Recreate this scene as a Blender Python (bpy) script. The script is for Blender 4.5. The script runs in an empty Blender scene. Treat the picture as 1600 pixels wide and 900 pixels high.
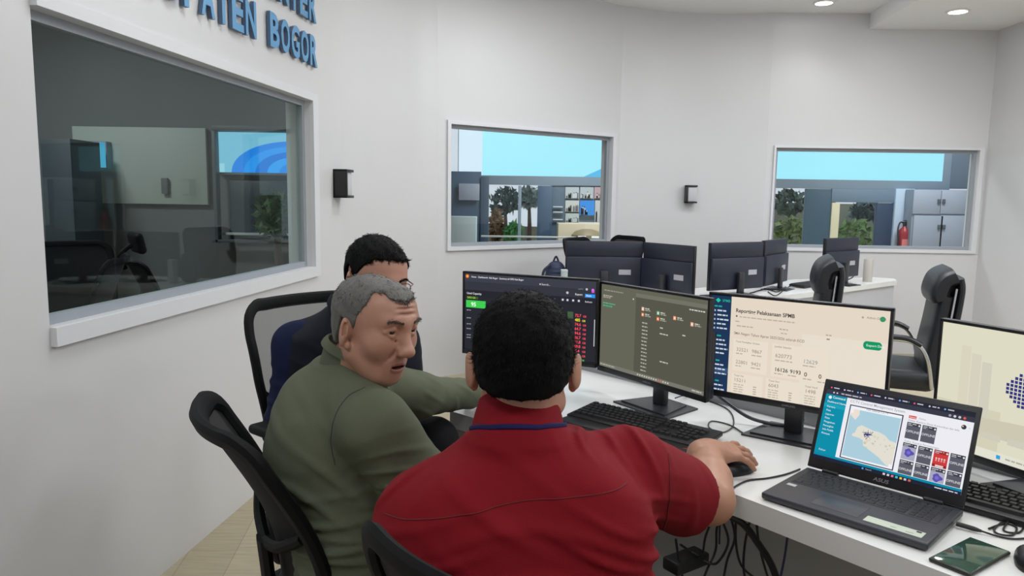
import bpy, bmesh, math, random
import numpy as np
from mathutils import Vector, Matrix
from mathutils.bvhtree import BVHTree
random.seed(7); RNG = np.random.default_rng(7)
SC = bpy.context.scene
COL = SC.collection
PI = math.pi

# ------------------------------------------------------------------ camera
FOC, EYE = 1150.0, 1.45
PITCH, ROLL = math.atan(140 / 1150), 0.015
_f = Vector((0, math.cos(PITCH), -math.sin(PITCH)))
_r0 = Vector((1, 0, 0)); _u0 = _r0.cross(_f)
_r = _r0 * math.cos(ROLL) + _u0 * math.sin(ROLL)
_u = _u0 * math.cos(ROLL) - _r0 * math.sin(ROLL)
cam_data = bpy.data.cameras.new('camera')
cam_data.sensor_width = 36; cam_data.lens = FOC / 1600 * 36
cam_data.clip_start = 0.02; cam_data.clip_end = 200
cam = bpy.data.objects.new('camera', cam_data); COL.objects.link(cam)
cam.matrix_world = Matrix(((_r.x, _u.x, -_f.x, 0), (_r.y, _u.y, -_f.y, 0), (_r.z, _u.z, -_f.z, EYE), (0, 0, 0, 1)))
SC.camera = cam

# ------------------------------------------------------------------ world, exposure
world = bpy.data.worlds.new('world'); SC.world = world; world.use_nodes = True
world.node_tree.nodes['Background'].inputs[0].default_value = (0.80, 0.90, 1.0, 1)
world.node_tree.nodes['Background'].inputs[1].default_value = 0.75
SC.view_settings.view_transform = 'Standard'
SC.view_settings.look = 'None'
SC.view_settings.exposure = 0.0
SC.view_settings.gamma = 1.0
SC.view_settings.use_curve_mapping = False
SC.cycles.max_bounces = 10
SC.cycles.diffuse_bounces = 5
SC.cycles.transparent_max_bounces = 16
SC.cycles.sample_clamp_indirect = 6.0
SC.cycles.use_denoising = True

# unseen area lights put in to light the room (all above and behind the picture's edge)
def unseen_lamp(x, y, z, size, watt, col=(.965, .985, 1)):
    l = bpy.data.lights.new('unseen_ceiling_light', 'AREA'); l.energy = watt; l.size = size; l.color = col
    o = bpy.data.objects.new('unseen_ceiling_light', l); o.location = (x, y, z); COL.objects.link(o)
    return o
LW = 23.3
for x, y, w in ((-0.7, 0.0, .7), (1.3, -0.3, .9), (3.4, 0.3, 1.1), (-0.5, 2.6, .58), (1.4, 2.5, 1), (3.5, 2.8, 1.3),
                (0.3, 4.9, .92), (1.9, 5.0, 1.15), (3.2, 5.2, 1.4)):
    unseen_lamp(x, y, 3.17, 0.6, LW * w)
for y in (3.6, 4.8): unseen_lamp(3.95, y, 3.04, 0.35, LW * .85)  # two more lights added below the soffit to brighten the right wall

# ------------------------------------------------------------------ helpers
def lin(c):
    out = []
    for v in c[:3]:
        v = v / 255.0
        out.append(v / 12.92 if v <= 0.04045 else ((v + 0.055) / 1.055) ** 2.4)
    return (*out, 1.0)

def V3(*a): return np.array(a, float)
def pix_ray(px, py):
    return np.array(_f) + np.array(_r) * (px - 800) / FOC - np.array(_u) * (py - 450) / FOC
def PY(px, py, y):                       # the point of the place at depth y seen there
    d = pix_ray(px, py); return V3(0, 0, EYE) + d * (y / d[1])
def PZ(px, py, z):
    d = pix_ray(px, py); return V3(0, 0, EYE) + d * ((z - EYE) / d[2])

MATS = {}
def mat(name, rgb, rough=0.5, metal=0.0, spec=0.5, var=0.0, vscale=8.0, bump=0.0, bscale=60.0, sss=0.0, coat=0.0, sheen=0.0, stretch=None):
    if name in MATS: return MATS[name]
    m = bpy.data.materials.new(name); m.use_nodes = True
    nt = m.node_tree; b = nt.nodes['Principled BSDF']
    col = lin(rgb)
    b.inputs['Base Color'].default_value = col
    b.inputs['Roughness'].default_value = rough
    b.inputs['Metallic'].default_value = metal
    b.inputs['Specular IOR Level'].default_value = spec
    if sss:
        b.inputs['Subsurface Weight'].default_value = sss
        b.inputs['Subsurface Radius'].default_value = (1.0, .35, .18)
        b.inputs['Subsurface Scale'].default_value = 0.008
    if coat: b.inputs['Coat Weight'].default_value = coat; b.inputs['Coat Roughness'].default_value = .15
    if sheen: b.inputs['Sheen Weight'].default_value = sheen; b.inputs['Sheen Roughness'].default_value = .5
    if var or bump:
        tc = nt.nodes.new('ShaderNodeTexCoord')
        src = tc.outputs['Object']
        if stretch:
            mp = nt.nodes.new('ShaderNodeMapping'); mp.inputs['Scale'].default_value = stretch
            nt.links.new(src, mp.inputs['Vector']); src = mp.outputs['Vector']
    if var:
        n = nt.nodes.new('ShaderNodeTexNoise'); n.inputs['Scale'].default_value = vscale; n.inputs['Detail'].default_value = 4
        nt.links.new(src, n.inputs['Vector'])
        r = nt.nodes.new('ShaderNodeMix'); r.data_type = 'RGBA'
        lo = tuple(max(0, c * (1 - var)) for c in col[:3]) + (1,); hi = tuple(min(1, c * (1 + var)) for c in col[:3]) + (1,)
        r.inputs[6].default_value = lo; r.inputs[7].default_value = hi
        nt.links.new(n.outputs['Fac'], r.inputs[0]); nt.links.new(r.outputs[2], b.inputs['Base Color'])
    if bump:
        n2 = nt.nodes.new('ShaderNodeTexNoise'); n2.inputs['Scale'].default_value = bscale; n2.inputs['Detail'].default_value = 3
        nt.links.new(src, n2.inputs['Vector'])
        bp = nt.nodes.new('ShaderNodeBump'); bp.inputs['Strength'].default_value = bump; bp.inputs['Distance'].default_value = 0.002
        nt.links.new(n2.outputs['Fac'], bp.inputs['Height']); nt.links.new(bp.outputs['Normal'], b.inputs['Normal'])
    MATS[name] = m
    return m

def emit(rgb, strength=1.0):
    key = 'glow_%02x%02x%02x_%d' % (int(rgb[0]), int(rgb[1]), int(rgb[2]), int(strength * 100))
    if key in MATS: return MATS[key]
    m = bpy.data.materials.new(key); m.use_nodes = True; nt = m.node_tree
    nt.nodes.remove(nt.nodes['Principled BSDF'])
    e = nt.nodes.new('ShaderNodeEmission'); e.inputs[0].default_value = lin(rgb); e.inputs[1].default_value = strength
    nt.links.new(e.outputs[0], nt.nodes['Material Output'].inputs[0]); MATS[key] = m
    return m

def see_through(name, rgb, alpha, rough=.6):
    if name in MATS: return MATS[name]
    m = mat(name, rgb, rough); b = m.node_tree.nodes['Principled BSDF']; b.inputs['Alpha'].default_value = alpha
    return m

def glass_mat(name, tint=(.92, .97, .96), ior=1.45):
    if name in MATS: return MATS[name]
    m = bpy.data.materials.new(name); m.use_nodes = True; nt = m.node_tree
    nt.nodes.remove(nt.nodes['Principled BSDF'])
    t = nt.nodes.new('ShaderNodeBsdfTransparent'); t.inputs[0].default_value = (*tint, 1)
    g = nt.nodes.new('ShaderNodeBsdfGlossy'); g.inputs['Roughness'].default_value = 0.0; g.inputs[0].default_value = (.9, .97, .95, 1)
    fr = nt.nodes.new('ShaderNodeFresnel'); fr.inputs[0].default_value = ior
    ge = nt.nodes.new('ShaderNodeNewGeometry'); ma = nt.nodes.new('ShaderNodeMath'); ma.operation = 'MULTIPLY_ADD'
    ma.inputs[1].default_value = 1 / ior - ior; ma.inputs[2].default_value = ior      # both faces reflect like the outer one
    nt.links.new(ge.outputs['Backfacing'], ma.inputs[0]); nt.links.new(ma.outputs[0], fr.inputs[0])
    mx = nt.nodes.new('ShaderNodeMixShader')
    nt.links.new(fr.outputs[0], mx.inputs[0]); nt.links.new(t.outputs[0], mx.inputs[1]); nt.links.new(g.outputs[0], mx.inputs[2])
    nt.links.new(mx.outputs[0], nt.nodes['Material Output'].inputs[0]); MATS[name] = m
    return m

def catmull(pts, n=8, closed=False):
    P = [np.array(p, float) for p in pts]; out = []
    m = len(P); rng = range(m) if closed else range(m - 1)
    for i in rng:
        if closed: p0, p1, p2, p3 = P[(i - 1) % m], P[i], P[(i + 1) % m], P[(i + 2) % m]
        else: p0, p1, p2, p3 = P[max(i - 1, 0)], P[i], P[i + 1], P[min(i + 2, m - 1)]
        for j in range(n):
            t = j / n
            out.append(.5 * (2 * p1 + (p2 - p0) * t + (2 * p0 - 5 * p1 + 4 * p2 - p3) * t * t + (3 * p1 - p0 - 3 * p2 + p3) * t ** 3))
    if not closed: out.append(P[-1])
    return out

def rotz(a): return np.array([[math.cos(a), -math.sin(a), 0], [math.sin(a), math.cos(a), 0], [0, 0, 1.]])
def rotx(a): return np.array([[1, 0, 0], [0, math.cos(a), -math.sin(a)], [0, math.sin(a), math.cos(a)]])
def roty(a): return np.array([[math.cos(a), 0, math.sin(a)], [0, 1, 0], [-math.sin(a), 0, math.cos(a)]])
def unit(v):
    v = np.array(v, float); return v / (np.linalg.norm(v) + 1e-12)

class MB:
    """collects shapes into one mesh"""
    def __init__(s): s.v = []; s.f = []; s.m = []; s.s = []; s.n = 0
    def add(s, verts, faces, m=0, smooth=False):
        verts = np.asarray(verts, float).reshape(-1, 3)
        s.v.append(verts); o = s.n
        for q in faces: s.f.append(tuple(int(i) + o for i in q)); s.m.append(m); s.s.append(smooth)
        s.n += len(verts); return s
    def addnp(s, verts, quads, mi, smooth=True):
        s.v.append(np.asarray(verts, float)); q = (np.asarray(quads) + s.n).tolist()
        s.f.extend(map(tuple, q)); s.m.extend(np.broadcast_to(mi, len(q)).tolist()); s.s.extend([smooth] * len(q)); s.n += len(verts); return s
    def box(s, c, d, m=0, R=None):
        x, y, z = d[0] / 2, d[1] / 2, d[2] / 2
        v = np.array([(-x, -y, -z), (x, -y, -z), (x, y, -z), (-x, y, -z), (-x, -y, z), (x, -y, z), (x, y, z), (-x, y, z)])
        if R is not None: v = v @ np.asarray(R).T
        return s.add(v + np.asarray(c, float), [(0, 3, 2, 1), (4, 5, 6, 7), (0, 1, 5, 4), (1, 2, 6, 5), (2, 3, 7, 6), (3, 0, 4, 7)], m)
    def rbox(s, c, d, bev=.004, m=0, R=None, seg=2):
        bm = bmesh.new(); bmesh.ops.create_cube(bm, size=1)
        for v in bm.verts: v.co = Vector((v.co.x * d[0], v.co.y * d[1], v.co.z * d[2]))
        bmesh.ops.bevel(bm, geom=bm.edges[:], offset=min(bev, min(d) * .49), segments=seg, affect='EDGES', profile=.5)
        bm.verts.index_update()
        v = np.array([tuple(q.co) for q in bm.verts]); f = [tuple(q.index for q in fc.verts) for fc in bm.faces]; bm.free()
        if R is not None: v = v @ np.asarray(R).T
        return s.add(v + np.asarray(c, float), f, m, True)
    def lathe(s, prof, c=(0, 0, 0), n=20, m=0, R=None, smooth=True, caps=True):
        v = []; f = []
        for r, z in prof:
            for i in range(n):
                a = 2 * PI * i / n; v.append((r * math.cos(a), r * math.sin(a), z))
        k = len(prof)
        for j in range(k - 1):
            for i in range(n): f.append((j * n + i, j * n + (i + 1) % n, (j + 1) * n + (i + 1) % n, (j + 1) * n + i))
        if caps:
            f.append(tuple(range(n - 1, -1, -1))); f.append(tuple((k - 1) * n + i for i in range(n)))
        v = np.array(v)
        if R is not None: v = v @ np.asarray(R).T
        return s.add(v + np.asarray(c, float), f, m, smooth)
    def tube(s, pts, r, n=8, m=0, flat=None, closed=False):
        P = np.array(pts, float); k = len(P); v = []; f = []
        T = np.gradient(P, axis=0) if not closed else (np.roll(P, -1, 0) - np.roll(P, 1, 0))
        up = None
        for i in range(k):
            t = unit(T[i])
            if up is None:
                a = V3(0, 0, 1) if abs(t[2]) < .9 else V3(1, 0, 0)
                up = unit(a - t * (a @ t))
            else: up = unit(up - t * (up @ t))
            sd = np.cross(t, up); rr = r[i] if hasattr(r, '__len__') else r
            ru, rs = (rr, rr) if flat is None else (rr * flat[0], rr * flat[1])
            for j in range(n):
                a = 2 * PI * j / n; v.append(P[i] + up * math.cos(a) * ru + sd * math.sin(a) * rs)
        for i in range(k if closed else k - 1):
            i2 = (i + 1) % k
            for j in range(n): f.append((i * n + j, i * n + (j + 1) % n, i2 * n + (j + 1) % n, i2 * n + j))
        if not closed: f.append(tuple(range(n - 1, -1, -1))); f.append(tuple((k - 1) * n + j for j in range(n)))
        return s.add(v, f, m, True)
    def prism(s, poly, z0, z1, m=0):
        n = len(poly)
        ar = sum(poly[i][0] * poly[(i + 1) % n][1] - poly[(i + 1) % n][0] * poly[i][1] for i in range(n))
        if ar < 0: poly = poly[::-1]
        v = [(p[0], p[1], z0) for p in poly] + [(p[0], p[1], z1) for p in poly]
        f = [tuple(range(n - 1, -1, -1)), tuple(range(n, 2 * n))] + [(i, (i + 1) % n, n + (i + 1) % n, n + i) for i in range(n)]
        return s.add(v, f, m)
    def grid(s, G, m=0, smooth=True, cu=False, cv=False):
        G = np.array(G, float); a, b = G.shape[:2]; f = []
        for i in range(a if cu else a - 1):
            for j in range(b if cv else b - 1):
                i2, j2 = (i + 1) % a, (j + 1) % b
                f.append((i * b + j, i2 * b + j, i2 * b + j2, i * b + j2))
        return s.add(G.reshape(-1, 3), f, m, smooth)
    def sphere(s, c, r, n=16, k=10, m=0, R=None):
        r = (r, r, r) if not hasattr(r, '__len__') else r
        v = [(0, 0, -r[2])]; f = []
        for j in range(1, k):
            p = -PI / 2 + PI * j / k
            for i in range(n):
                a = 2 * PI * i / n; v.append((r[0] * math.cos(p) * math.cos(a), r[1] * math.cos(p) * math.sin(a), r[2] * math.sin(p)))
        v.append((0, 0, r[2])); e = len(v) - 1
        for i in range(n):
            f.append((0, 1 + (i + 1) % n, 1 + i)); b = 1 + (k - 2) * n; f.append((e, b + i, b + (i + 1) % n))
            for j in range(k - 2): f.append((1 + j * n + i, 1 + j * n + (i + 1) % n, 1 + (j + 1) * n + (i + 1) % n, 1 + (j + 1) * n + i))
        v = np.array(v)
        if R is not None: v = v @ np.asarray(R).T
        return s.add(v + np.asarray(c, float), f, m, True)
    def build(s, name, mats, parent=None, origin=None, angle=35):
        me = bpy.data.meshes.new(name)
        v = np.concatenate(s.v) if s.v else np.zeros((0, 3))
        if origin is not None: v = v - np.asarray(origin, float)
        me.from_pydata(v.tolist(), [], s.f)
        mats = mats if isinstance(mats, (list, tuple)) else [mats]
        for q in mats: me.materials.append(q)
        me.polygons.foreach_set('material_index', s.m); me.polygons.foreach_set('use_smooth', s.s)
        me.update()
        if any(s.s) and angle: me.set_sharp_from_angle(angle=math.radians(angle))
        o = bpy.data.objects.new(name, me); COL.objects.link(o)
        if parent is not None: o.parent = parent
        if origin is not None and parent is None: o.location = origin
        return o

def tag(o, label=None, cat=None, group=None, kind=None):
    if label: o['label'] = label
    if cat: o['category'] = cat
    if group: o['group'] = group
    if kind: o['kind'] = kind
    return o
def thing(name, label, cat, loc=(0, 0, 0), rz=0.0, group=None):
    o = bpy.data.objects.new(name, None); COL.objects.link(o); o.empty_display_size = .05
    o.location = tuple(loc); o.rotation_euler = (0, 0, rz)
    return tag(o, label, cat, group)
def copy_tree(o, parent=None):
    c = o.copy(); COL.objects.link(c)
    if parent is not None: c.parent = parent
    for ch in list(o.children): copy_tree(ch, c)
    return c
def dup(o, loc, rz, label, group=None):
    c = copy_tree(o); c.location = tuple(loc); c.rotation_euler = (0, 0, rz); c['label'] = label
    if group: c['group'] = group
    return c
def struct(o): o['kind'] = 'structure'; return o

_TXT = {}
def text_mesh(s, size=1.0, bold=0.0, extrude=0.0, align='LEFT', xs=1.0):
    """verts and faces of a line of writing, baseline at the origin, reading along +x, facing +z"""
    key = (s, bold, extrude, align)
    if key not in _TXT:
        cu = bpy.data.curves.new('writing', 'FONT'); cu.body = s; cu.size = 1.0; cu.offset = bold; cu.extrude = extrude
        cu.align_x = align; cu.resolution_u = 3; cu.fill_mode = 'BOTH' if extrude else 'FRONT'
        o = bpy.data.objects.new('writing', cu); COL.objects.link(o)
        dg = bpy.context.evaluated_depsgraph_get(); dg.update()
        me = bpy.data.meshes.new_from_object(o.evaluated_get(dg))
        v = np.array([tuple(q.co) for q in me.vertices]).reshape(-1, 3); f = [tuple(p.vertices) for p in me.polygons]
        bpy.data.meshes.remove(me); bpy.data.objects.remove(o); bpy.data.curves.remove(cu)
        _TXT[key] = (v, f)
    v, f = _TXT[key]
    return v * np.array([size * xs, size, size]), f

class Screen:
    """a lit display laid out in metres from its lower left corner; built standing, facing -y"""
    def __init__(s, w, h, bg): s.w, s.h = w, h; s.mb = MB(); s.mats = []; s.k = 0; s.rect(0, 0, w, h, bg)
    def mi(s, c):
        m = emit(c)
        if m not in s.mats: s.mats.append(m)
        return s.mats.index(m)
    def layer(s): s.k += 1; return -0.0001 - .00001 * s.k
    def rect(s, x0, y0, x1, y1, c):
        z = s.layer(); s.mb.add([(x0, z, y0), (x1, z, y0), (x1, z, y1), (x0, z, y1)], [(0, 1, 2, 3)], s.mi(c))
    def poly(s, pts, c):
        z = s.layer(); s.mb.add([(p[0], z, p[1]) for p in pts], [tuple(range(len(pts)))], s.mi(c))
    def disc(s, x, y, r, c, n=16): s.poly([(x + r * math.cos(2 * PI * i / n), y + r * math.sin(2 * PI * i / n)) for i in range(n)], c)
    def text(s, t, x, y, size, c, bold=0.0, align='LEFT', xs=1.0):
        v, f = text_mesh(t, size, bold, 0, align, xs); z = s.layer()
        s.mb.add(np.stack([v[:, 0] + x, np.full(len(v), z), v[:, 1] + y], 1), f, s.mi(c))
    def line(s, x, y, w, h, c): s.rect(x, y, x + w, y + h, c)
    def build(s, parent, off): 
        o = s.mb.build('screen', s.mats, parent); o.location = off; return o
# ------------------------------------------------------------------ smooth solids for bodies and clothes
class SDF:
    def __init__(s, lo, hi, h):
        s.lo = np.array(lo, float); s.h = h
        n = np.ceil((np.array(hi) - s.lo) / h).astype(int) + 1
        s.ax = [(s.lo[i] + h * np.arange(n[i])).astype(np.float32) for i in range(3)]
        s.V = np.full(n, .3, np.float32)
    def reg(s, lo, hi):
        sl = []
        for i in range(3):
            a = max(0, int((lo[i] - s.lo[i]) / s.h)); b = min(len(s.ax[i]), int((hi[i] - s.lo[i]) / s.h) + 2)
            if b <= a: return None
            sl.append(slice(a, b))
        X = s.ax[0][sl[0]][:, None, None]; Y = s.ax[1][sl[1]][None, :, None]; Z = s.ax[2][sl[2]][None, None, :]
        return tuple(sl), X, Y, Z
    def put(s, sl, d, k, sub):
        W = s.V[sl]
        if sub:
            d = -d; h = np.maximum(k - np.abs(W - d), 0) / k; s.V[sl] = np.maximum(W, d) + h * h * k * .25
        else:
            h = np.maximum(k - np.abs(W - d), 0) / k; s.V[sl] = np.minimum(W, d) - h * h * k * .25
    def cone(s, a, b, ra, rb, k=.02, sub=False):
        a = np.array(a, float); b = np.array(b, float); R = max(ra, rb) + .05 + k
        q = s.reg(np.minimum(a, b) - R, np.maximum(a, b) + R)
        if q is None: return
        sl, X, Y, Z = q; d = b - a; L = d @ d + 1e-12
        t = np.clip(((X - a[0]) * d[0] + (Y - a[1]) * d[1] + (Z - a[2]) * d[2]) / L, 0, 1)
        D = np.sqrt((X - a[0] - t * d[0]) ** 2 + (Y - a[1] - t * d[1]) ** 2 + (Z - a[2] - t * d[2]) ** 2) - (ra + t * (rb - ra))
        s.put(sl, D.astype(np.float32), k, sub)
    def chain(s, pts, rs, k=.02, sub=False):
        for i in range(len(pts) - 1): s.cone(pts[i], pts[i + 1], rs[i], rs[i + 1], k, sub)
    def ell(s, c, r, R=None, k=.02, sub=False):
        c = np.array(c, float); r = np.array(r, float); B = r.max() + .05 + k
        q = s.reg(c - B, c + B)
        if q is None: return
        sl, X, Y, Z = q; x, y, z = X - c[0], Y - c[1], Z - c[2]
        if R is not None: x, y, z = (R[0, 0] * x + R[1, 0] * y + R[2, 0] * z, R[0, 1] * x + R[1, 1] * y + R[2, 1] * z, R[0, 2] * x + R[1, 2] * y + R[2, 2] * z)
        k0 = np.sqrt((x / r[0]) ** 2 + (y / r[1]) ** 2 + (z / r[2]) ** 2); k1 = np.sqrt((x / r[0] ** 2) ** 2 + (y / r[1] ** 2) ** 2 + (z / r[2] ** 2) ** 2) + 1e-9
        s.put(sl, (k0 * (k0 - 1) / k1).astype(np.float32), k, sub)
    def loft(s, st, k=.03, grow=0.0, p=2.3):
        """st: (x, y, z, half_width, half_depth, yaw) from low to high"""
        st = np.array(st, float); R = st[:, 3:5].max() + .08
        q = s.reg((st[:, 0].min() - R, st[:, 1].min() - R, st[0, 2] - .06), (st[:, 0].max() + R, st[:, 1].max() + R, st[-1, 2] + .06))
        sl, X, Y, Z = q; z = Z.ravel(); zc = np.clip(z, st[0, 2], st[-1, 2])
        def ip(j):
            # smooth (cubic-ish) interpolation
            base = np.interp(zc, st[:, 2], st[:, j]); dz = .012
            return ((np.interp(zc - dz, st[:, 2], st[:, j]) + base * 2 + np.interp(zc + dz, st[:, 2], st[:, j])) / 4)[None, None, :]
        cx, cy, a, b, yw = (ip(j) for j in (0, 1, 3, 4, 5)); a = a + grow; b = b + grow
        cs, sn = np.cos(yw), np.sin(yw); u = (X - cx) * cs + (Y - cy) * sn; v = -(X - cx) * sn + (Y - cy) * cs
        rr = (np.abs(u / a) ** p + np.abs(v / b) ** p) ** (1 / p)
        D = (rr - 1) * np.minimum(a, b); dz = np.maximum(Z - st[-1, 2], st[0, 2] - Z)
        D = np.where(dz > 0, np.sqrt(np.maximum(D, 0) ** 2 + dz ** 2), np.maximum(D, dz * .8))
        s.put(sl, D.astype(np.float32), k, False)
    def cut(s, p, n, lo=None, hi=None):
        """removes the side the normal points to, inside the given box"""
        q = s.reg(s.lo if lo is None else lo, [a[-1] for a in s.ax] if hi is None else hi)
        sl, X, Y, Z = q; n = unit(n)
        s.V[sl] = np.maximum(s.V[sl], (X - p[0]) * n[0] + (Y - p[1]) * n[1] + (Z - p[2]) * n[2])
    def fold(s, c, rad, d, wl, amp, ph=0.0, bend=None):
        """parallel creases around c: d is the direction across them"""
        c = np.array(c, float); q = s.reg(c - 2.2 * rad, c + 2.2 * rad)
        if q is None: return
        sl, X, Y, Z = q; d = unit(d); x, y, z = X - c[0], Y - c[1], Z - c[2]
        g = np.exp(-(x * x + y * y + z * z) / rad ** 2)
        t = x * d[0] + y * d[1] + z * d[2]
        if bend is not None:
            e = unit(bend); t = t + .25 / rad * (x * e[0] + y * e[1] + z * e[2]) ** 2
        w = np.sin(t * 2 * PI / wl + ph + 6 * (x * .7 + y * .4 - z * .5) / rad * .25)
        v_ = x * d[1] - y * d[0] + z * .3; w = np.sin(t * 2 * PI / wl + ph + 1.3 * np.sin(v_ / rad * 2.1 + ph)); s.V[sl] -= (amp * g * (np.maximum(w, 0) ** 2.2 - .12)).astype(np.float32)
    def wobble(s, amp, wl, seed=0):
        r = np.random.default_rng(seed); X, Y, Z = s.ax[0][:, None, None], s.ax[1][None, :, None], s.ax[2][None, None, :]
        for i in range(5):
            k = unit(r.normal(size=3)) * 2 * PI / (wl * r.uniform(.6, 1.6)); s.V -= (amp * np.sin(k[0] * X + k[1] * Y + k[2] * Z + r.uniform(0, 6)) / 2.2).astype(np.float32)
    def mesh(s):
        V = s.V; neg = V < 0; n = np.array(V.shape)
        cs = [(i, j, k) for i in (0, 1) for j in (0, 1) for k in (0, 1)]
        cnt = np.zeros(n - 1, np.int8)
        for i, j, k in cs: cnt += neg[i:n[0] - 1 + i, j:n[1] - 1 + j, k:n[2] - 1 + k]
        act = np.argwhere((cnt > 0) & (cnt < 8)); idx = np.full(n - 1, -1, np.int64); idx[act[:, 0], act[:, 1], act[:, 2]] = np.arange(len(act))
        val = {c: V[act[:, 0] + c[0], act[:, 1] + c[1], act[:, 2] + c[2]].astype(float) for c in cs}
        P = np.zeros((len(act), 3)); W = np.zeros(len(act))
        for a in cs:
            for ax in range(3):
                if a[ax]: continue
                b = list(a); b[ax] = 1; va, vb = val[a], val[tuple(b)]; x = (va < 0) != (vb < 0)
                t = np.where(x, va / np.where(x, va - vb, 1), 0); q = np.array(a, float)[None] + np.zeros((len(act), 3)); q[:, ax] += t
                P += q * x[:, None]; W += x
        P = P / W[:, None]; verts = s.lo + (act + P) * s.h
        Q = []
        for ax in range(3):
            sl0 = [slice(None)] * 3; sl1 = [slice(None)] * 3; sl0[ax] = slice(0, -1); sl1[ax] = slice(1, None)
            A, B = neg[tuple(sl0)], neg[tuple(sl1)]; e = np.argwhere(A != B)
            u, w = (ax + 1) % 3, (ax + 2) % 3
            e = e[(e[:, u] > 0) & (e[:, w] > 0) & (e[:, u] < n[u] - 1) & (e[:, w] < n[w] - 1)]
            ins = A[e[:, 0], e[:, 1], e[:, 2]]
            def cell(du, dw):
                q = e.copy(); q[:, u] -= du; q[:, w] -= dw; return idx[q[:, 0], q[:, 1], q[:, 2]]
            q = np.stack([cell(1, 1), cell(0, 1), cell(0, 0), cell(1, 0)], 1); q[~ins] = q[~ins][:, ::-1]
            Q.append(q)
        return verts, np.concatenate(Q)

def vnormals(v, q):
    n = np.cross(v[q[:, 2]] - v[q[:, 0]], v[q[:, 3]] - v[q[:, 1]]); N = np.zeros_like(v)
    for i in range(4): np.add.at(N, q[:, i], n)
    return N / (np.linalg.norm(N, axis=1)[:, None] + 1e-12)

def relax(v, q, n=2, lam=.5):
    E = np.concatenate([q[:, [0, 1]], q[:, [1, 2]], q[:, [2, 3]], q[:, [3, 0]]]); E = np.concatenate([E, E[:, ::-1]]); c = np.bincount(E[:, 0], minlength=len(v))[:, None]
    for _ in range(n):
        a = np.stack([np.bincount(E[:, 0], v[E[:, 1], k], len(v)) for k in range(3)], 1); v = v + lam * (a / np.maximum(c, 1) - v)
    return v

def head_frame(front, pitch=0.0, roll=0.0):
    f = unit((front[0], front[1], 0)); r = V3(f[1], -f[0], 0); u = V3(0, 0, 1)
    f, u = f * math.cos(pitch) - u * math.sin(pitch), u * math.cos(pitch) + f * math.sin(pitch)
    r, u = r * math.cos(roll) + u * math.sin(roll), u * math.cos(roll) - r * math.sin(roll)
    return np.stack([r, f, u], 1)

def head(S, c, R, s=1.0, mouth=0.0, ear=0.0, age=0.0, nose=1.0, rec=0.0, lift=0.0, ears=1.0, drop=0.0):
    def L(x, y, z):
        if y > .045:
            if z < -.045: y = y - rec * min(1, (-.045 - z) / .05)
            if z > -.025: z = z + lift * min(1, (z + .025) / .02)
        return c + R @ (s * V3(x, y, z))
    E = lambda p, r, k=.02, sub=False, Q=None: S.ell(L(*p), s * V3(*r), R if Q is None else R @ Q, k * s, sub)
    K = lambda a, b, ra, rb, k=.02, sub=False: S.cone(L(*a), L(*b), ra * s, rb * s, k * s, sub)
    E((0, -.018, .038), (.076, .096, .082 - drop)); E((0, .022, .0), (.068, .074, .088)); E((0, .032, -.05), (.054, .060, .064), .03)
    E((0, .04, .045), (.064, .054, .056), .03)
    E((0, .083, -.104), (.020, .015, .016), .03)
    if age: E((0, .035, -.098), (.040, .040, .022), .03)
    for q in (-1, 1):
        K((q * .052, .0, -.062), (q * .016, .070, -.100), .019, .018, .03)
        E((q * .043, .060, -.024), (.025, .023, .026), .025)
        K((q * .010, .090, .019), (q * .043, .076, .020), .0105, .009, .02)
        E((q * .033, .101, .001), (.018, .014, .0115), .012, True)
        K((q * .016, .0885, -.001), (q * .032, .0920, .0080), .0036, .0044, .004); K((q * .032, .0920, .0080), (q * .048, .081, .001), .0048, .0036, .004)
        K((q * .016, .0875, -.003), (q * .032, .0904, -.0078), .003, .0034, .005); K((q * .032, .0904, -.0078), (q * .048, .081, -.001), .0038, .003, .005)
        E((q * .0135, .103, -.037), (.009, .012, .0085), .008)
        K((q * .021, .097, -.036), (q * .035, .082, -.072), .0016 + .0012 * age, .0016, .010, True)
        if age: K((q * .02, .0905, -.016), (q * .044, .077, -.018), .0014, .001, .008, True)
        x = .079 + ear
        ang = rotz(-q * .45) @ rotx(-.12)
        E((q * x, -.010, -.006 - .006 * (ears > 1)), (.0075, .019 * ears, .031 * ears), .008, False, ang)
        E((q * (x + .004), -.002, -.005), (.0055, .0095 * ears, .017 * ears), .004, True, ang)
        E((q * (x - .006), .002, -.034 * ears - .004 * (ears > 1)), (.007, .008, .010), .008); E((q * (x - .009), -.006, -.004), (.010, .010, .022), .010)
    K((0, .090, .010), (0, .110 * (1 + .02 * nose), -.030), .0085, .0115 * nose, .014)
    E((0, .1135, -.033), (.0125 * nose, .012, .0105), .010)
    E((0, .080, -.068), (.028, .020, .024), .02)
    dz = -.016 * mouth
    for q in (-1, 1):
        E((q * .0068, .113, -.0435), (.004, .005, .0035), .003, True)
        K((q * .022, .0885, -.0695 + dz * .4), (q * .006, .1000, -.0640), .0035, .0052, .006)
        K((q * .020, .0880, -.0735 + dz), (0, .0985, -.0795 + dz), .0035, .0060, .006)
    E((0, .100, -.0710 + dz * .5), (.019, .016, .0012 + .007 * mouth), .003, True)
    if age:
        for zz in (.040, .052, .063): K((-.03, .0945 - (zz - .04) * .35, zz), (.03, .0945 - (zz - .04) * .35, zz), .0012, .0012, .008, True)
    return L

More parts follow.
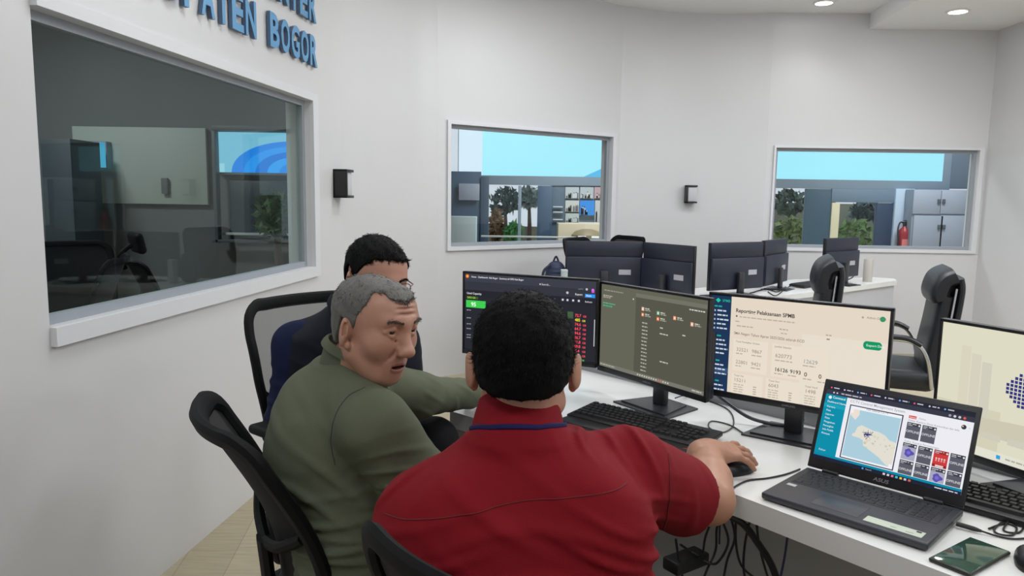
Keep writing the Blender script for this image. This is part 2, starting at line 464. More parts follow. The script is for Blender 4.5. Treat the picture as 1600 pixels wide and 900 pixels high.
def face_parts(mb, L, R, s, skin_v, skin_q, c, mouth=0.0, look=(0, 1, 0), iris=1):
    """skin mesh with lips and mouth picked out, eyeballs set in; slots: 0 skin 1 lips 2 mouth 3 eye white 4 iris 5 pupil/teeth"""
    cen = skin_v[skin_q].mean(1); loc = ((cen - c) @ R) / s
    dz = -.016 * mouth; mi = np.zeros(len(skin_q), int)
    x, y, z = loc[:, 0], loc[:, 1], loc[:, 2]
    hw = np.sqrt(np.clip(1 - (x / .0225) ** 2, 0, 1))
    lip = (np.abs(x) < .0215) & (y > .060) & (z < -.0710 + hw * .0075) & (z > -.0725 + dz - hw * .0105)
    mi[lip] = 1
    inn = (np.abs(x) < .019) & (y > .05) & (np.abs(z + .071 - dz * .5) < (.0012 + .0065 * mouth) * np.sqrt(np.clip(1 - (x / .019) ** 2, 0, 1))) 
    mi[inn & (y < .090)] = 2
    mb.addnp(skin_v, skin_q, mi)
    for q in (-1, 1):
        e = L(q * .032, .0775, -.0005); mb.sphere(e, .0138 * s, 20, 14, 3)
        g = unit(R @ unit(look)); 
        bx = unit(np.cross(g, V3(0, 0, 1))); up = np.cross(bx, g); Q = np.stack([bx, up, g], 1)
        mb.lathe([(.0072 * s, .0120 * s), (.0060 * s, .0130 * s), (.003 * s, .0139 * s)], e, 16, 4, Q)
        mb.lathe([(.0030 * s, .0134 * s), (.0026 * s, .01405 * s)], e, 12, 5, Q)
    if mouth:
        for i in range(-3, 4):
            mb.rbox(L(i * .0055, .0885 - abs(i) * .0013, -.0680), (.0052 * s, .004 * s, .006 * s), .001, 6, R)

def scalp(S, c, R, s, thick, line, drop=0.0):
    """hair volume: skull grown by thick, kept above a hairline given by angle from the front"""
    E = lambda p, r, k=.02: S.ell(c + R @ (s * V3(*p)), s * V3(*r), R, k * s)
    t = thick
    E((0, -.018, .038), (.076 + t, .096 + t, .082 - drop + t * 1.25)); E((0, .040, .045), (.064 + t, .054 + t * .8, .056 + t)); E((0, -.03, -.02), (.066 + t, .075 + t, .075), .03)
    X, Y, Z = S.ax[0][:, None, None] - c[0], S.ax[1][None, :, None] - c[1], S.ax[2][None, None, :] - c[2]
    x = (R[0, 0] * X + R[1, 0] * Y + R[2, 0] * Z) / s; y = (R[0, 1] * X + R[1, 1] * Y + R[2, 1] * Z) / s; z = (R[0, 2] * X + R[1, 2] * Y + R[2, 2] * Z) / s
    th = np.degrees(np.abs(np.arctan2(x, y + .01)))
    hl = np.interp(th, [p[0] for p in line], [p[1] for p in line])
    S.V = np.maximum(S.V, ((hl - z) * .75 * s).astype(np.float32))

def strands(mb, v, n, count, length, rad, lay, curl=.4, seed=1, mats=(0,), droop=0.0):
    r = np.random.default_rng(seed); pick = r.integers(0, len(v), count)
    for i in pick:
        g = np.array(lay[1]) - v[i]; g = -(g - n[i] * (g @ n[i])); g = g / (np.linalg.norm(g) + .01)
        p = v[i] - n[i] * .0025; d = unit(n[i] * lay[0] + g + r.normal(size=3) * curl); L = length * r.uniform(.6, 1.25)
        w = unit(np.cross(d, r.normal(size=3))); pts = []
        for k in range(4):
            t = k / 3; pts.append(p + d * L * t + w * L * curl * .6 * t * t * r.choice((-1, 1)) * .6 - n[i] * L * .45 * t * t + V3(0, 0, -droop * L * t * t))
        mb.tube(pts, [rad, rad * .9, rad * .65, rad * .15], 3, int(r.choice(mats)))

def hand(S, wrist, d, back, side, curl=(.5, .5, .5, .5), spread=.10, thumb=.5, s=1.0, wr=.027):
    """a hand from the wrist along d; back is the outward normal of its back; side +1 puts the thumb on cross(d, back)"""
    d = unit(d); back = unit(np.array(back) - d * (np.array(back) @ d)); lat = np.cross(d, back) * side
    W = np.array(wrist, float); k = .012 * s
    offs = (.028, .009, -.010, -.027); mlen = (.090, .092, .087, .079); fl = (.072, .079, .073, .057); fr = (.0093, .0095, .009, .008)
    S.ell(W + d * .048 * s, V3(.034, .050, .0145) * s, np.stack([lat, d, back], 1), .02)
    tips = []
    for i in range(4):
        base = W + d * .012 * s + lat * offs[i] * .55 * s; kn = W + d * mlen[i] * s + lat * offs[i] * s + back * (.004 - abs(i - 1.3) * .002) * s
        S.cone(base, kn, .0145 * s, .0112 * s, k)
        a = spread * (1.3 - i) * .6; fd = unit(d * math.cos(a) + lat * math.sin(a)); p = kn; ang = 0
        for j, fr_ in enumerate((.46, .31, .25)):
            ang += curl[i] * (.55, .65, .45)[j]
            q = p + (fd * math.cos(ang) - back * math.sin(ang)) * fl[i] * fr_ * s
            S.cone(p, q, fr[i] * s * (1.0, .93, .86)[j], fr[i] * s * (.93, .86, .72)[j], .006 * s); p = q
        tips.append(p)
    t0 = W + d * .022 * s + lat * .020 * s - back * .004 * s; t1 = t0 + (d * .55 + lat * .62 - back * .25 * thumb) * .046 * s
    t2 = t1 + unit(d * .9 + lat * (.45 - .5 * thumb) - back * .35 * thumb) * .034 * s; t3 = t2 + unit(d * .95 + lat * (.1 - .5 * thumb) - back * .3 * thumb) * .027 * s
    S.cone(t0, t1, .016 * s, .0115 * s, k); S.cone(t1, t2, .0108 * s, .0100 * s, .006); S.cone(t2, t3, .0100 * s, .0080 * s, .005)
    S.cone(W - d * .02 * s, W + d * .025 * s, wr, wr * .92, .02)
    return tips

def collar(c, R, rx, ry, h, flare, gap, thick=.004, flap=.8, n=44):
    """a shirt collar round the neck: stands up and folds over; gap is the half opening at the front in radians"""
    prof = [(0, 0), (.0, h * .6), (.001, h), (.004, h * 1.04), (.009, h * .96), (.010 + flare * .5, h * (1 - flap * .5)), (.010 + flare, h * (1 - flap)),
            (.010 + flare - thick, h * (1 - flap) + .001), (.006 + flare * .4, h * (1 - flap * .5)), (.006, h * .85), (.0045, h * .4), (.0045, 0)]
    G = []
    for i in range(n + 1):
        a = PI / 2 + gap + (2 * PI - 2 * gap) * i / n
        G.append([c + R @ V3((rx + o) * math.cos(a), (ry + o) * math.sin(a), z) for o, z in prof])
    mb = MB(); mb.grid(G, 0, True, False, True)
    k = len(prof); mb.add(G[0], [tuple(range(k))], 0); mb.add(G[-1], [tuple(range(k - 1, -1, -1))], 0)
    return mb
# ------------------------------------------------------------------ the room
M_WALL = mat('white_wall_paint', (210, 210, 212), .34, spec=.45, var=.02, vscale=1.5)
M_CEIL = mat('ceiling_paint', (236, 236, 236), .75)
M_TRIM = mat('white_trim_paint', (216, 217, 221), .4)
M_ALU = mat('grey_window_frame', (150, 156, 164), .4)
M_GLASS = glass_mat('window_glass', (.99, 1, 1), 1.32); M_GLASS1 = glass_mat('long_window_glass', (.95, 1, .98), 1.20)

def floor_mat():
    m = bpy.data.materials.new('pale_wood_floor'); m.use_nodes = True; nt = m.node_tree; b = nt.nodes['Principled BSDF']
    tc = nt.nodes.new('ShaderNodeTexCoord'); mp = nt.nodes.new('ShaderNodeMapping'); mp.inputs['Rotation'].default_value = (0, 0, 1.45)
    br = nt.nodes.new('ShaderNodeTexBrick'); br.inputs['Scale'].default_value = 1.0; br.inputs['Brick Width'].default_value = 1.2; br.inputs['Row Height'].default_value = .19
    br.inputs['Mortar Size'].default_value = .0016; br.inputs['Color1'].default_value = lin((184, 174, 148)); br.inputs['Color2'].default_value = lin((172, 162, 136)); br.inputs['Mortar'].default_value = lin((150, 134, 112))
    mp2 = nt.nodes.new('ShaderNodeMapping'); mp2.inputs['Rotation'].default_value = (0, 0, 1.45); mp2.inputs['Scale'].default_value = (2.2, 26, 1)
    nz = nt.nodes.new('ShaderNodeTexNoise'); nz.inputs['Scale'].default_value = 2.5; nz.inputs['Detail'].default_value = 6
    mx = nt.nodes.new('ShaderNodeMix'); mx.data_type = 'RGBA'; mx.blend_type = 'MULTIPLY'; mx.inputs[0].default_value = .5
    cr = nt.nodes.new('ShaderNodeValToRGB'); cr.color_ramp.elements[0].position = .3; cr.color_ramp.elements[0].color = (.62, .58, .52, 1); cr.color_ramp.elements[1].position = .7; cr.color_ramp.elements[1].color = (1, 1, 1, 1)
    L = nt.links.new
    L(tc.outputs['Object'], mp.inputs[0]); L(mp.outputs[0], br.inputs[0]); L(tc.outputs['Object'], mp2.inputs[0]); L(mp2.outputs[0], nz.inputs[0]); L(nz.outputs[0], cr.inputs[0])
    L(br.outputs[0], mx.inputs[6]); L(cr.outputs[0], mx.inputs[7]); L(mx.outputs[2], b.inputs['Base Color']); b.inputs['Roughness'].default_value = .4
    return m
M_FLOOR = floor_mat()
HC = 3.2
mb = MB(); mb.box((1.6, 6.4, -.05), (15.6, 21.0, .1)); struct(mb.build('floor', M_FLOOR))
mb = MB(); mb.box((1.33, 2.9, HC + .06), (6.6, 9.2, .12)); struct(mb.build('ceiling', M_CEIL))

TH = .14
def slab(mb, p, q, z0, z1, n, th=TH):
    p, q, n = np.array(p, float), np.array(q, float), unit(n)[:2]
    o = -n * th
    mb.prism([tuple(p), tuple(q), tuple(q + o), tuple(p + o)], z0, z1)
def wall_run(mb, pts, n_of=None):
    P = [np.array(p, float) for p in pts]; k = len(P); T = np.gradient(np.array(P), axis=0); N = [unit((t[1], -t[0])) for t in T]
    v = []; f = []
    for p, n in zip(P, N):
        for z in (0, HC):
            v.append((p[0], p[1], z)); v.append((p[0] - n[0] * TH, p[1] - n[1] * TH, z))
    for i in range(k - 1):
        a, b = 4 * i, 4 * (i + 1)
        f += [(a, b, b + 2, a + 2), (b + 1, a + 1, a + 3, b + 3), (a + 2, b + 2, b + 3, a + 3), (a + 1, b + 1, b, a)]
    f += [(0, 2, 3, 1), (4 * k - 4, 4 * k - 3, 4 * k - 1, 4 * k - 2)]
    mb.add(v, f, 0, True)
def wall_window(mb, p, q, s0, s1, z0, z1, n):
    p, q = np.array(p, float), np.array(q, float); u = unit(q - p); L = np.linalg.norm(q - p)
    A, B = p + u * s0, p + u * s1
    slab(mb, p, A, 0, HC, n); slab(mb, B, q, 0, HC, n); slab(mb, A, B, 0, z0, n); slab(mb, A, B, z1, HC, n)

def window(name, p, q, s0, s1, z0, z1, n, tl, tr, tb, tt, proud=.022, glass=None):
    """opening s0..s1 along p-q; raised border of the given widths, aluminium frame and pane inside"""
    p, q, n = np.array(p, float), np.array(q, float), np.array(n, float); u = unit(q - p); n = unit(n)
    def W(s, d, z): return (p[0] + u[0] * s + n[0] * d, p[1] + u[1] * s + n[1] * d, z)
    ang = math.atan2(u[1], u[0]); R = rotz(ang)
    w = thing(name, None, None, W((s0 + s1) / 2, 0, z0)); struct(w); o = np.array(w.location)
    def bx(mb, a, b, d0, d1, za, zb): mb.box(np.array(W((a + b) / 2, (d0 + d1) / 2, (za + zb) / 2)) - o, (b - a, abs(d1 - d0), zb - za), 0, R)
    mb = MB(); d0, d1 = .0, proud
    bx(mb, s0 - tl, s1 + tr, d0, d1, z1, z1 + tt); bx(mb, s0 - tl, s1 + tr, d0, d1, z0 - tb, z0)
    if tl: bx(mb, s0 - tl, s0, d0, d1, z0, z1)
    if tr: bx(mb, s1, s1 + tr, d0, d1, z0, z1)
    mb.build('trim', M_TRIM, w)
    mb = MB(); fw = .03
    for a, b, za, zb in ((s0, s0 + fw, z0, z1), (s1 - fw, s1, z0, z1), (s0 + fw, s1 - fw, z0, z0 + fw), (s0 + fw, s1 - fw, z1 - fw, z1)): bx(mb, a, b, -.065, -.032, za, zb)
    mb.build('frame', M_ALU, w)
    mb = MB(); bx(mb, s0 + fw, s1 - fw, -.051, -.047, z0 + fw, z1 - fw); mb.build('pane', glass or M_GLASS, w)
    return w

# left wall with the long window
LP, LQ, LN = (-1.801, -1.5), (-1.090, 4.72), (.9935, -.1135)
ls = lambda y: (y + 1.5) / .99353
mb = MB(); wall_window(mb, LP, LQ, ls(2.17), ls(4.21), 1.045, 1.975, LN); struct(mb.build('wall_left', M_WALL))
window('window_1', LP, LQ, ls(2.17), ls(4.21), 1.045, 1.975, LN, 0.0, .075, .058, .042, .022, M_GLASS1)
# curved back wall with two windows
bw1 = catmull([(-1.090, 4.72), (-1.00, 5.18), (-.80, 5.62), (-.60, 5.845)], 6)
WA, WB = (-.60, 5.845), (.98, 6.955)
bw2 = catmull([(.98, 6.955), (1.38, 7.12), (1.9, 7.17), (2.40, 7.10)], 6)
WC, WD = (2.40, 7.10), (4.46, 7.05)
nb = unit((WB[1] - WA[1], -(WB[0] - WA[0]))); nc = unit((WD[1] - WC[1], -(WD[0] - WC[0])))
mb = MB(); wall_run(mb, bw1); wall_window(mb, WA, WB, .115, 1.835, 1.055, 2.025, nb); wall_run(mb, bw2); wall_window(mb, WC, WD, .085, 1.985, 1.02, 1.965, nc)
struct(mb.build('wall_back', M_WALL))
window('window_2', WA, WB, .115, 1.835, 1.055, 2.025, nb, .03, .05, .03, .03, .02)
window('window_3', WC, WD, .085, 1.985, 1.02, 1.965, nc, .02, .045, .03, .02, .02)
mb = MB(); slab(mb, (4.46, 7.05), (4.46, -1.5), 0, HC, (-1, 0)); struct(mb.build('wall_right', M_WALL))
mb = MB(); slab(mb, (4.6, -1.5), (-1.95, -1.5), 0, HC, (0, 1)); struct(mb.build('wall_front', M_WALL))
# lowered ceiling strip at the right
sa, sb = PZ(1350, 50, 3.06), PZ(1432, 0, 3.06); sd = unit(sb - sa)
sc = sa + sd * 4.0
mb = MB(); mb.prism([(sa[0], 7.16), (sc[0], sc[1]), (4.46, sc[1]), (4.46, 7.06)], 3.06, HC); struct(mb.build('ceiling_soffit', M_CEIL))

M_LAMP = emit((255, 250, 245), 9)
M_RING = mat('white_lamp_ring', (235, 235, 235), .3)
def downlight(x, y, z, label):
    t = thing('downlight', label, 'ceiling light', (x, y, z), 0, 'recessed ceiling downlights')
    mb = MB(); mb.lathe([(.088, 0), (.092, -.006), (.086, -.012), (.072, -.012), (.072, -.002)], n=28, caps=False); mb.build('ring', M_RING, t)
    mb = MB(); mb.lathe([(.072, -.004), (.072, -.009)], n=28); mb.build('diffuser', M_LAMP, t)
    l = bpy.data.lights.new('downlight_beam', 'SPOT'); l.energy = 9; l.spot_size = 1.9; l.spot_blend = .8; l.shadow_soft_size = .06
    o = bpy.data.objects.new('downlight_beam', l); COL.objects.link(o); o.parent = t; o.location = (0, 0, -.02)
downlight(2.70, 6.72, HC, 'round recessed downlight in the main ceiling above the right window')
p = PZ(1497, 17, 3.06); downlight(p[0], p[1], 3.06, 'round recessed downlight in the lowered ceiling strip at the right')

# wall lamps (unlit)
M_BLK = mat('black_metal', (28, 28, 30), .45)
M_OPAL = mat('opal_lamp_cover', (196, 197, 202), .35)
def sconce(x, y, z, n, w, h, label):
    a = math.atan2(n[1], n[0]) + PI / 2
    t = thing('wall_lamp', label, 'wall lamp', (x, y, z), a, 'black box wall lamps')
    mb = MB(); mb.rbox((0, -.006, 0), (w, .012, h), .002); mb.rbox((0, -.045, h / 2 - .008), (w, .09, .016), .002); mb.rbox((0, -.045, -h / 2 + .008), (w, .09, .016), .002)
    mb.rbox((-w / 2 + .008, -.045, 0), (.016, .09, h), .002); mb.build('housing', M_BLK, t)
    mb = MB(); mb.rbox((.006, -.046, 0), (w - .024, .066, h - .034), .004); mb.build('diffuser', M_OPAL, t)
sconce(-1.102, 4.625, 1.525, LN, .13, .175, 'black box wall lamp between the long left window and the middle window')
sconce(1.70, 7.155, 1.515, (.0, -1), .105, .17, 'small black box wall lamp between the middle and right windows')

# raised lettering on the left wall
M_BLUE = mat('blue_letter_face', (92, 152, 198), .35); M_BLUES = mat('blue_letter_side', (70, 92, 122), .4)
sg = thing('wall_sign', 'raised blue lettering on the white wall above the long window', 'sign', (-1.14, 4.28, 2.17))
ang = math.atan2(.99353, .1135)
def wall_text(s, yend, z, h, adv):
    """letters right aligned at yend, standing off the wall"""
    u = V3(.1135, .99353, 0); n = V3(*LN, 0)
    for i, ch in enumerate(reversed(s)):
        if ch == ' ': continue
        v, f = text_mesh(ch, 1.0, .030, .09, 'CENTER')
        x0, x1 = v[:, 0].min(), v[:, 0].max(); y0, y1 = v[:, 1].min(), v[:, 1].max()
        wv = adv * .84 * (.5 if ch == 'I' else 1)
        X = (v[:, 0] - (x0 + x1) / 2) / (x1 - x0) * wv; Z = (v[:, 1] - y0) / (y1 - y0) * h; D = (v[:, 2] + .09) * .1 + .006
        yc = yend - (i + .5) * adv; base = V3(-1.326 + (yc - 2.652) * .11424, yc, z)
        P = base + X[:, None] * u + D[:, None] * n + Z[:, None] * V3(0, 0, 1)
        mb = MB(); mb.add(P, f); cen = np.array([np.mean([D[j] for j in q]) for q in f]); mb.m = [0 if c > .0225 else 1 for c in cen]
        mb.build('letter', [M_BLUE, M_BLUES], sg, origin=(-1.14, 4.28, 2.17))
wall_text('KABUPATEN BOGOR', 4.290, 2.165, .165, .1245)
wall_text('COMMAND CENTER', 4.285, 2.405, .165, .1245)

# ------------------------------------------------------------------ rooms built behind the glass, standing in for its reflections and views
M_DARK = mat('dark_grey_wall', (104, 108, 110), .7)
M_NAVY = mat('dark_blue_panel', (58, 84, 110), .5)
M_PALE = mat('pale_board', (196, 204, 204), .6)
M_STEEL = mat('blue_grey_beam', (128, 146, 162), .5)
M_WHITEC = mat('white_cabinet', (158, 168, 184), .5)
M_BEIGE = mat('beige_counter', (206, 196, 170), .6)
def board(name, x0, y0, x1, y1, dep, th, m, label=None, cat=None, parent=None, group=None, kind=None, ground=False):
    a, b = PY(x0, y0, dep), PY(x1, y1, dep)
    if ground: b[2] = 0
    c = ((a[0] + b[0]) / 2, dep + th / 2, (a[2] + b[2]) / 2)
    mb = MB(); mb.rbox((0, 0, 0), (abs(b[0] - a[0]), th, abs(a[2] - b[2])), .004)
    o = mb.build(name, m); o.location = c
    if parent is not None: o.parent = parent; o.location = Vector(c) - parent.location
    return tag(o, label, cat, group, kind)
def led(name, x0, y0, x1, y1, dep, label, bg, extra=None, group=None, fr=(.05, .05, .05, .05)):
    a, b = PY(x0, y0, dep), PY(x1, y1, dep); w, h = b[0] - a[0], a[2] - b[2]
    t = thing(name, label, 'screen', ((a[0] + b[0]) / 2, dep, b[2]), 0, group)
    mb = MB(); l, r_, tp, bt = fr
    mb.rbox(((r_ - l) / 2, .05, h / 2 + (tp - bt) / 2), (w + l + r_, .1, h + tp + bt), .006); mb.build('cabinet', M_STEEL, t)
    s = Screen(w, h, bg)
    if extra: extra(s)
    s.gain = 1.0; s.build(t, (-w / 2, 0, 0)); return t

# office behind the long window, partly built in place of its reflections
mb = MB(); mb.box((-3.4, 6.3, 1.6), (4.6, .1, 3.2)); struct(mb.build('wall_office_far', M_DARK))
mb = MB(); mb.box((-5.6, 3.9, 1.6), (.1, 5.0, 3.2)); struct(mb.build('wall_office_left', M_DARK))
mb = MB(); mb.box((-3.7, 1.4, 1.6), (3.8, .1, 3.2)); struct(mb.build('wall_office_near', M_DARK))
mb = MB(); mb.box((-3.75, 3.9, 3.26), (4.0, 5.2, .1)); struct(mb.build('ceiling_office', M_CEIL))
unseen_lamp(-3.6, 4.2, 3.15, .5, 42)  # unseen light added to brighten the built office
pp = board('wall_panel', 112, 197, 325, 320, 6.20, .04, mat('pale_reflection', (176, 186, 182), .6), 'pale rectangle standing in for a reflection in the long left window', 'panel')  # a reflection in the glass, built as a pale board
tag(board('lamp_reflection', 251, 278, 262, 303, 6.16, .03, M_DARK), 'small grey piece standing in for a wall lamp reflected in the long window', 'lamp_reflection')  # the reflected wall lamp, built as a small solid piece
led('screen_reflection', 126, 222, 166, 262, 6.12, 'small square blue screen standing in for the reflected right window', (70, 152, 190), fr=(.01, .01, .01, .01))  # the reflected right window, built as a glowing square
board('cabinet', 62, 216, 124, 480, 5.6, .4, mat('charcoal_cabinet', (58, 68, 76), .6), 'tall dark cabinet at the left inside the office', 'cabinet', ground=True)
w4 = thing('window_reflection', None, None, PY(405, 380, 6.1)); struct(w4)  # this window and its contents stand in for the middle window's reflection
wf = mat('reflected_window_frame', (84, 92, 98), .5)
for a in ((330, 204, 341, 380), (330, 196, 480, 206), (331, 374, 480, 381)): board('frame', *a, 6.08, .08, wf, parent=w4)
def hill(s):
    n = 24; c = (.30, .345, .3)
    for k, col in enumerate(((24, 128, 226), (40, 148, 238), (20, 118, 216), (44, 156, 242), (26, 134, 230))):
        sc_ = 1 - .16 * k
        s.poly([(s.w, 0)] + [(s.w - s.w * .86 * sc_ * math.cos(PI / 2 * i / n) ** .8, s.h * .80 * sc_ * math.sin(PI / 2 * i / n)) for i in range(n + 1)], col)
    s.rect(0, 0, s.w * .06, s.h * .22, (150, 206, 226))
led('video_screen', 341, 206, 478, 271, 6.16, 'video screen with a blue dome, standing in for a reflection in the long window', (120, 186, 214), hill, fr=(.02, .02, .02, .02))
board('partition', 358, 282, 470, 376, 6.19, .03, mat('night_blue_panel', (40, 58, 72), .4), 'dark panel under the dome screen in the reflected window', 'panel')
board('shelf_bar', 341, 363, 472, 369, 6.15, .02, M_PALE, 'pale horizontal bar across the reflected window frame', 'bar')
board('paper_note', 456, 341, 472, 376, 6.14, .01, M_BEIGE, 'cream paper notice at the right of the reflected window frame', 'paper')
def bush(name, x0, y0, x1, y1, dep, label, col, seed):
    a, b = PY(x0, y0, dep), PY(x1, y1, dep); c = (a + b) / 2; hw, hh = (b[0] - a[0]) / 2, (a[2] - b[2]) / 2
    r = np.random.default_rng(seed); mb = MB()
    for i in range(260):
        p = r.normal(size=3); p = p / np.linalg.norm(p) * r.uniform(.3, 1) ** .5 * V3(hw, .16, hh)
        d = unit(r.normal(size=3)); e = unit(np.cross(d, r.normal(size=3))); L = r.uniform(.05, .11)
        mb.add([p - d * L, p + e * L * .4, p + d * L, p - e * L * .4], [(0, 1, 2, 3)], 0)
    mb.tube([(0, 0, -c[2]), (.02, 0, -c[2] * .4), (0, 0, 0)], [.05, .04, .02], 8, 1)
    o = mb.build(name, [mat('leaf_' + str(seed), col, .6, var=.5, vscale=5), mat('bark', (86, 76, 66), .9)]); o.location = c; return tag(o, label, 'plant')
bush('green_plant', 404, 302, 458, 370, 5.78, 'green leafy plant in front of the dark panel of the reflected window', (92, 120, 84), 3)

# hall built behind the middle and right windows, partly in place of their reflections
D2 = 10.0
m2 = lambda x, y: (660 + x / 3.6, 170 + y / 3.6)
def b2(name, x0, y0, x1, y1, m, label, cat, dep=D2, th=.06, **k): return board(name, *m2(x0, y0), *m2(x1, y1), dep, th, m, label, cat, **k)
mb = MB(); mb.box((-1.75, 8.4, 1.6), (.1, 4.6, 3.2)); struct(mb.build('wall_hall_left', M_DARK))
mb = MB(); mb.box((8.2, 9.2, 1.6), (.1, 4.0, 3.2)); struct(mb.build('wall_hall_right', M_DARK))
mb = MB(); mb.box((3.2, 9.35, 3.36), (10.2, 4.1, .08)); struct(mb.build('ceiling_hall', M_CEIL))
unseen_lamp(1.0, 8.6, 3.28, .6, 75); unseen_lamp(5.2, 8.6, 3.28, .6, 62)  # unseen lights added to brighten the built hall
def slope(s): s.poly([(s.w * .82, 0), (s.w, 0), (s.w, s.h * .26), (s.w * .95, s.h * .19)], (96, 190, 238)); s.rect(0, 0, s.w * .155, s.h, (214, 236, 250))  # pale strip at the left paints a reflection over the picture
led('video_wall', *m2(205, 95), *m2(1060, 385), D2, 'wide cyan video wall seen through the middle window', (168, 240, 255), slope, 'cyan video walls beyond the windows', (.01, .05, .05, .12))
tg = b2('side_wall', 90, 350, 328, 600, M_NAVY, 'dark blue partition at the left beyond the middle window', 'partition', D2 - .1, .1, ground=True)
b2('grey_board', 205, 420, 320, 515, mat('lilac_board', (150, 160, 176), .6), 'lilac grey board on the dark blue partition', 'board', D2 - .16, .03)
b2('post', 328, 380, 370, 800, mat('slate_post', (62, 82, 102), .5), 'slim dark post beyond the middle window', 'post', D2 - .12, .1, ground=True)
b2('reception_desk', 130, 605, 300, 790, mat('pale_desk_front', (176, 190, 194), .6), 'pale desk front at the left beyond the middle window', 'desk', D2 - .9, .3, ground=True)
b2('partition', 650, 432, 722, 800, M_NAVY, 'narrow dark blue door panel beyond the middle window', 'panel', D2, .06, ground=True)
b2('partition', 722, 432, 800, 800, mat('slate_panel', (74, 94, 112), .5), 'slate panel with pale lines beside the dark blue door panel', 'panel', D2 + .02, .06, ground=True)
for i, yy in enumerate((548, 578, 620)): b2('shelf_strip', 735, yy, 790, yy + 7, M_PALE, ('upper', 'middle', 'lower')[i] + ' pale strip on the slate panel beyond the middle window', 'strip', D2 - .03, .03, group='pale strips on the slate panel')
b2('picture_wall', 800, 432, 1080, 640, mat('grey_picture_wall', (132, 146, 158), .6), 'grey wall hung with pictures beyond the middle window', 'wall panel', D2 + .05, .06)
def picture(x0, y0, x1, y1, cols, label):
    a, b = PY(*m2(x0, y0), D2), PY(*m2(x1, y1), D2); w, h = b[0] - a[0], a[2] - b[2]
    t = thing('picture', label, 'picture', ((a[0] + b[0]) / 2, D2, b[2]), 0, 'pictures beyond the middle window')
    mb = MB(); mb.box((0, .015, h / 2), (w, .03, h)); mb.build('board', mat('pic_%d%d%d' % cols[0], cols[0], .6), t)
    mb = MB(); r = np.random.default_rng(int(x0)); ms = [mat('pic_%d%d%d' % c, c, .6) for c in cols[1:]]
    for i in range(9):
        cx = r.uniform(-.4, .4) * w; hh = r.uniform(.15, .5) * h
        mb.box((cx, -.004, hh / 2 + .05 * h), (w * .11, .008, hh), i % len(ms)); mb.sphere((cx, -.004, hh + .1 * h), (w * .04, .004, w * .045), 8, 6, (i + 1) % len(ms))
    mb.build('print', ms, t)
pc = 'beyond the middle window'
picture(805, 440, 880, 505, ((176, 186, 190), (96, 108, 116), (206, 208, 206)), 'top left grey group picture ' + pc)
picture(888, 440, 962, 505, ((168, 180, 186), (110, 118, 122), (210, 206, 200)), 'top middle pale group picture ' + pc)
picture(968, 440, 1050, 505, ((176, 150, 158), (108, 88, 104), (196, 180, 180)), 'pinkish picture at the top right of the picture wall ' + pc)
picture(805, 515, 880, 580, ((190, 196, 192), (118, 104, 100), (90, 100, 108)), 'pale picture left of the bright blue one ' + pc)
picture(886, 515, 966, 600, ((46, 136, 220), (28, 52, 96), (150, 180, 214)), 'bright blue picture of people ' + pc)
picture(805, 588, 880, 640, ((176, 188, 188), (108, 120, 124), (200, 206, 200)), 'bottom left pale picture ' + pc)
picture(972, 515, 1050, 640, ((186, 190, 192), (120, 124, 134), (206, 206, 202)), 'tall pale picture right of the bright blue one ' + pc)
b2('counter', 765, 645, 1060, 820, M_BEIGE, 'beige counter under the picture wall beyond the middle window', 'counter', D2 - .5, .4, ground=True)
t = thing('dome_lamp', 'brown dome shaped lamp in front of the beige counter', 'lamp', PY(*m2(925, 722), D2 - .62))
mb = MB(); mb.lathe([(.20, 0), (.195, .03), (.15, .075), (.07, .10), (.01, .105)], n=20, R=None); mb.build('shade', mat('brown_shade', (128, 116, 88), .5), t)
mb = MB(); mb.box((-.08, -.205, .012), (.10, .01, .025)); mb.build('painted_glint', emit((240, 245, 245)), t); mb = MB(); mb.box((.09, -.19, .012), (.10, .01, .025)); mb.build('painted_glint', emit((240, 245, 245)), t)  # glowing white patches paint glints onto the shade
b2('hand_rail', 330, 712, 1060, 733, M_PALE, 'pale horizontal rail across the hall beyond the middle window', 'rail', D2 - .75, .05)
b2('glazing_bar', 540, 432, 552, 800, M_STEEL, 'grey glazing bar of the glass front beyond the middle window', 'bar', D2, .05, ground=True)
def tree(x0, y0, x1, y1, dep, label, col, seed): return bush('tree', x0, y0, x1, y1, dep, label, col, seed)
tree(*m2(370, 440), *m2(560, 600), 13.0, 'dark green tree outside the hall at the left of the middle window', (62, 92, 92), 11)
tree(*m2(540, 430), *m2(660, 560), 13.4, 'grey green tree outside the hall near the dark blue door panel', (118, 140, 140), 12)
tree(*m2(380, 560), *m2(450, 760), 12.6, 'brown shrub outside the hall beyond the middle window', (140, 110, 80), 13)
tree(*m2(470, 640), *m2(560, 760), 12.4, 'bright green shrub outside the hall beyond the middle window', (110, 180, 110), 14)
b2('low_wall', 360, 660, 660, 830, mat('outside_low_wall', (132, 134, 116), .8), 'low olive grey wall outside the hall', 'wall', 13.6, .2, ground=True)

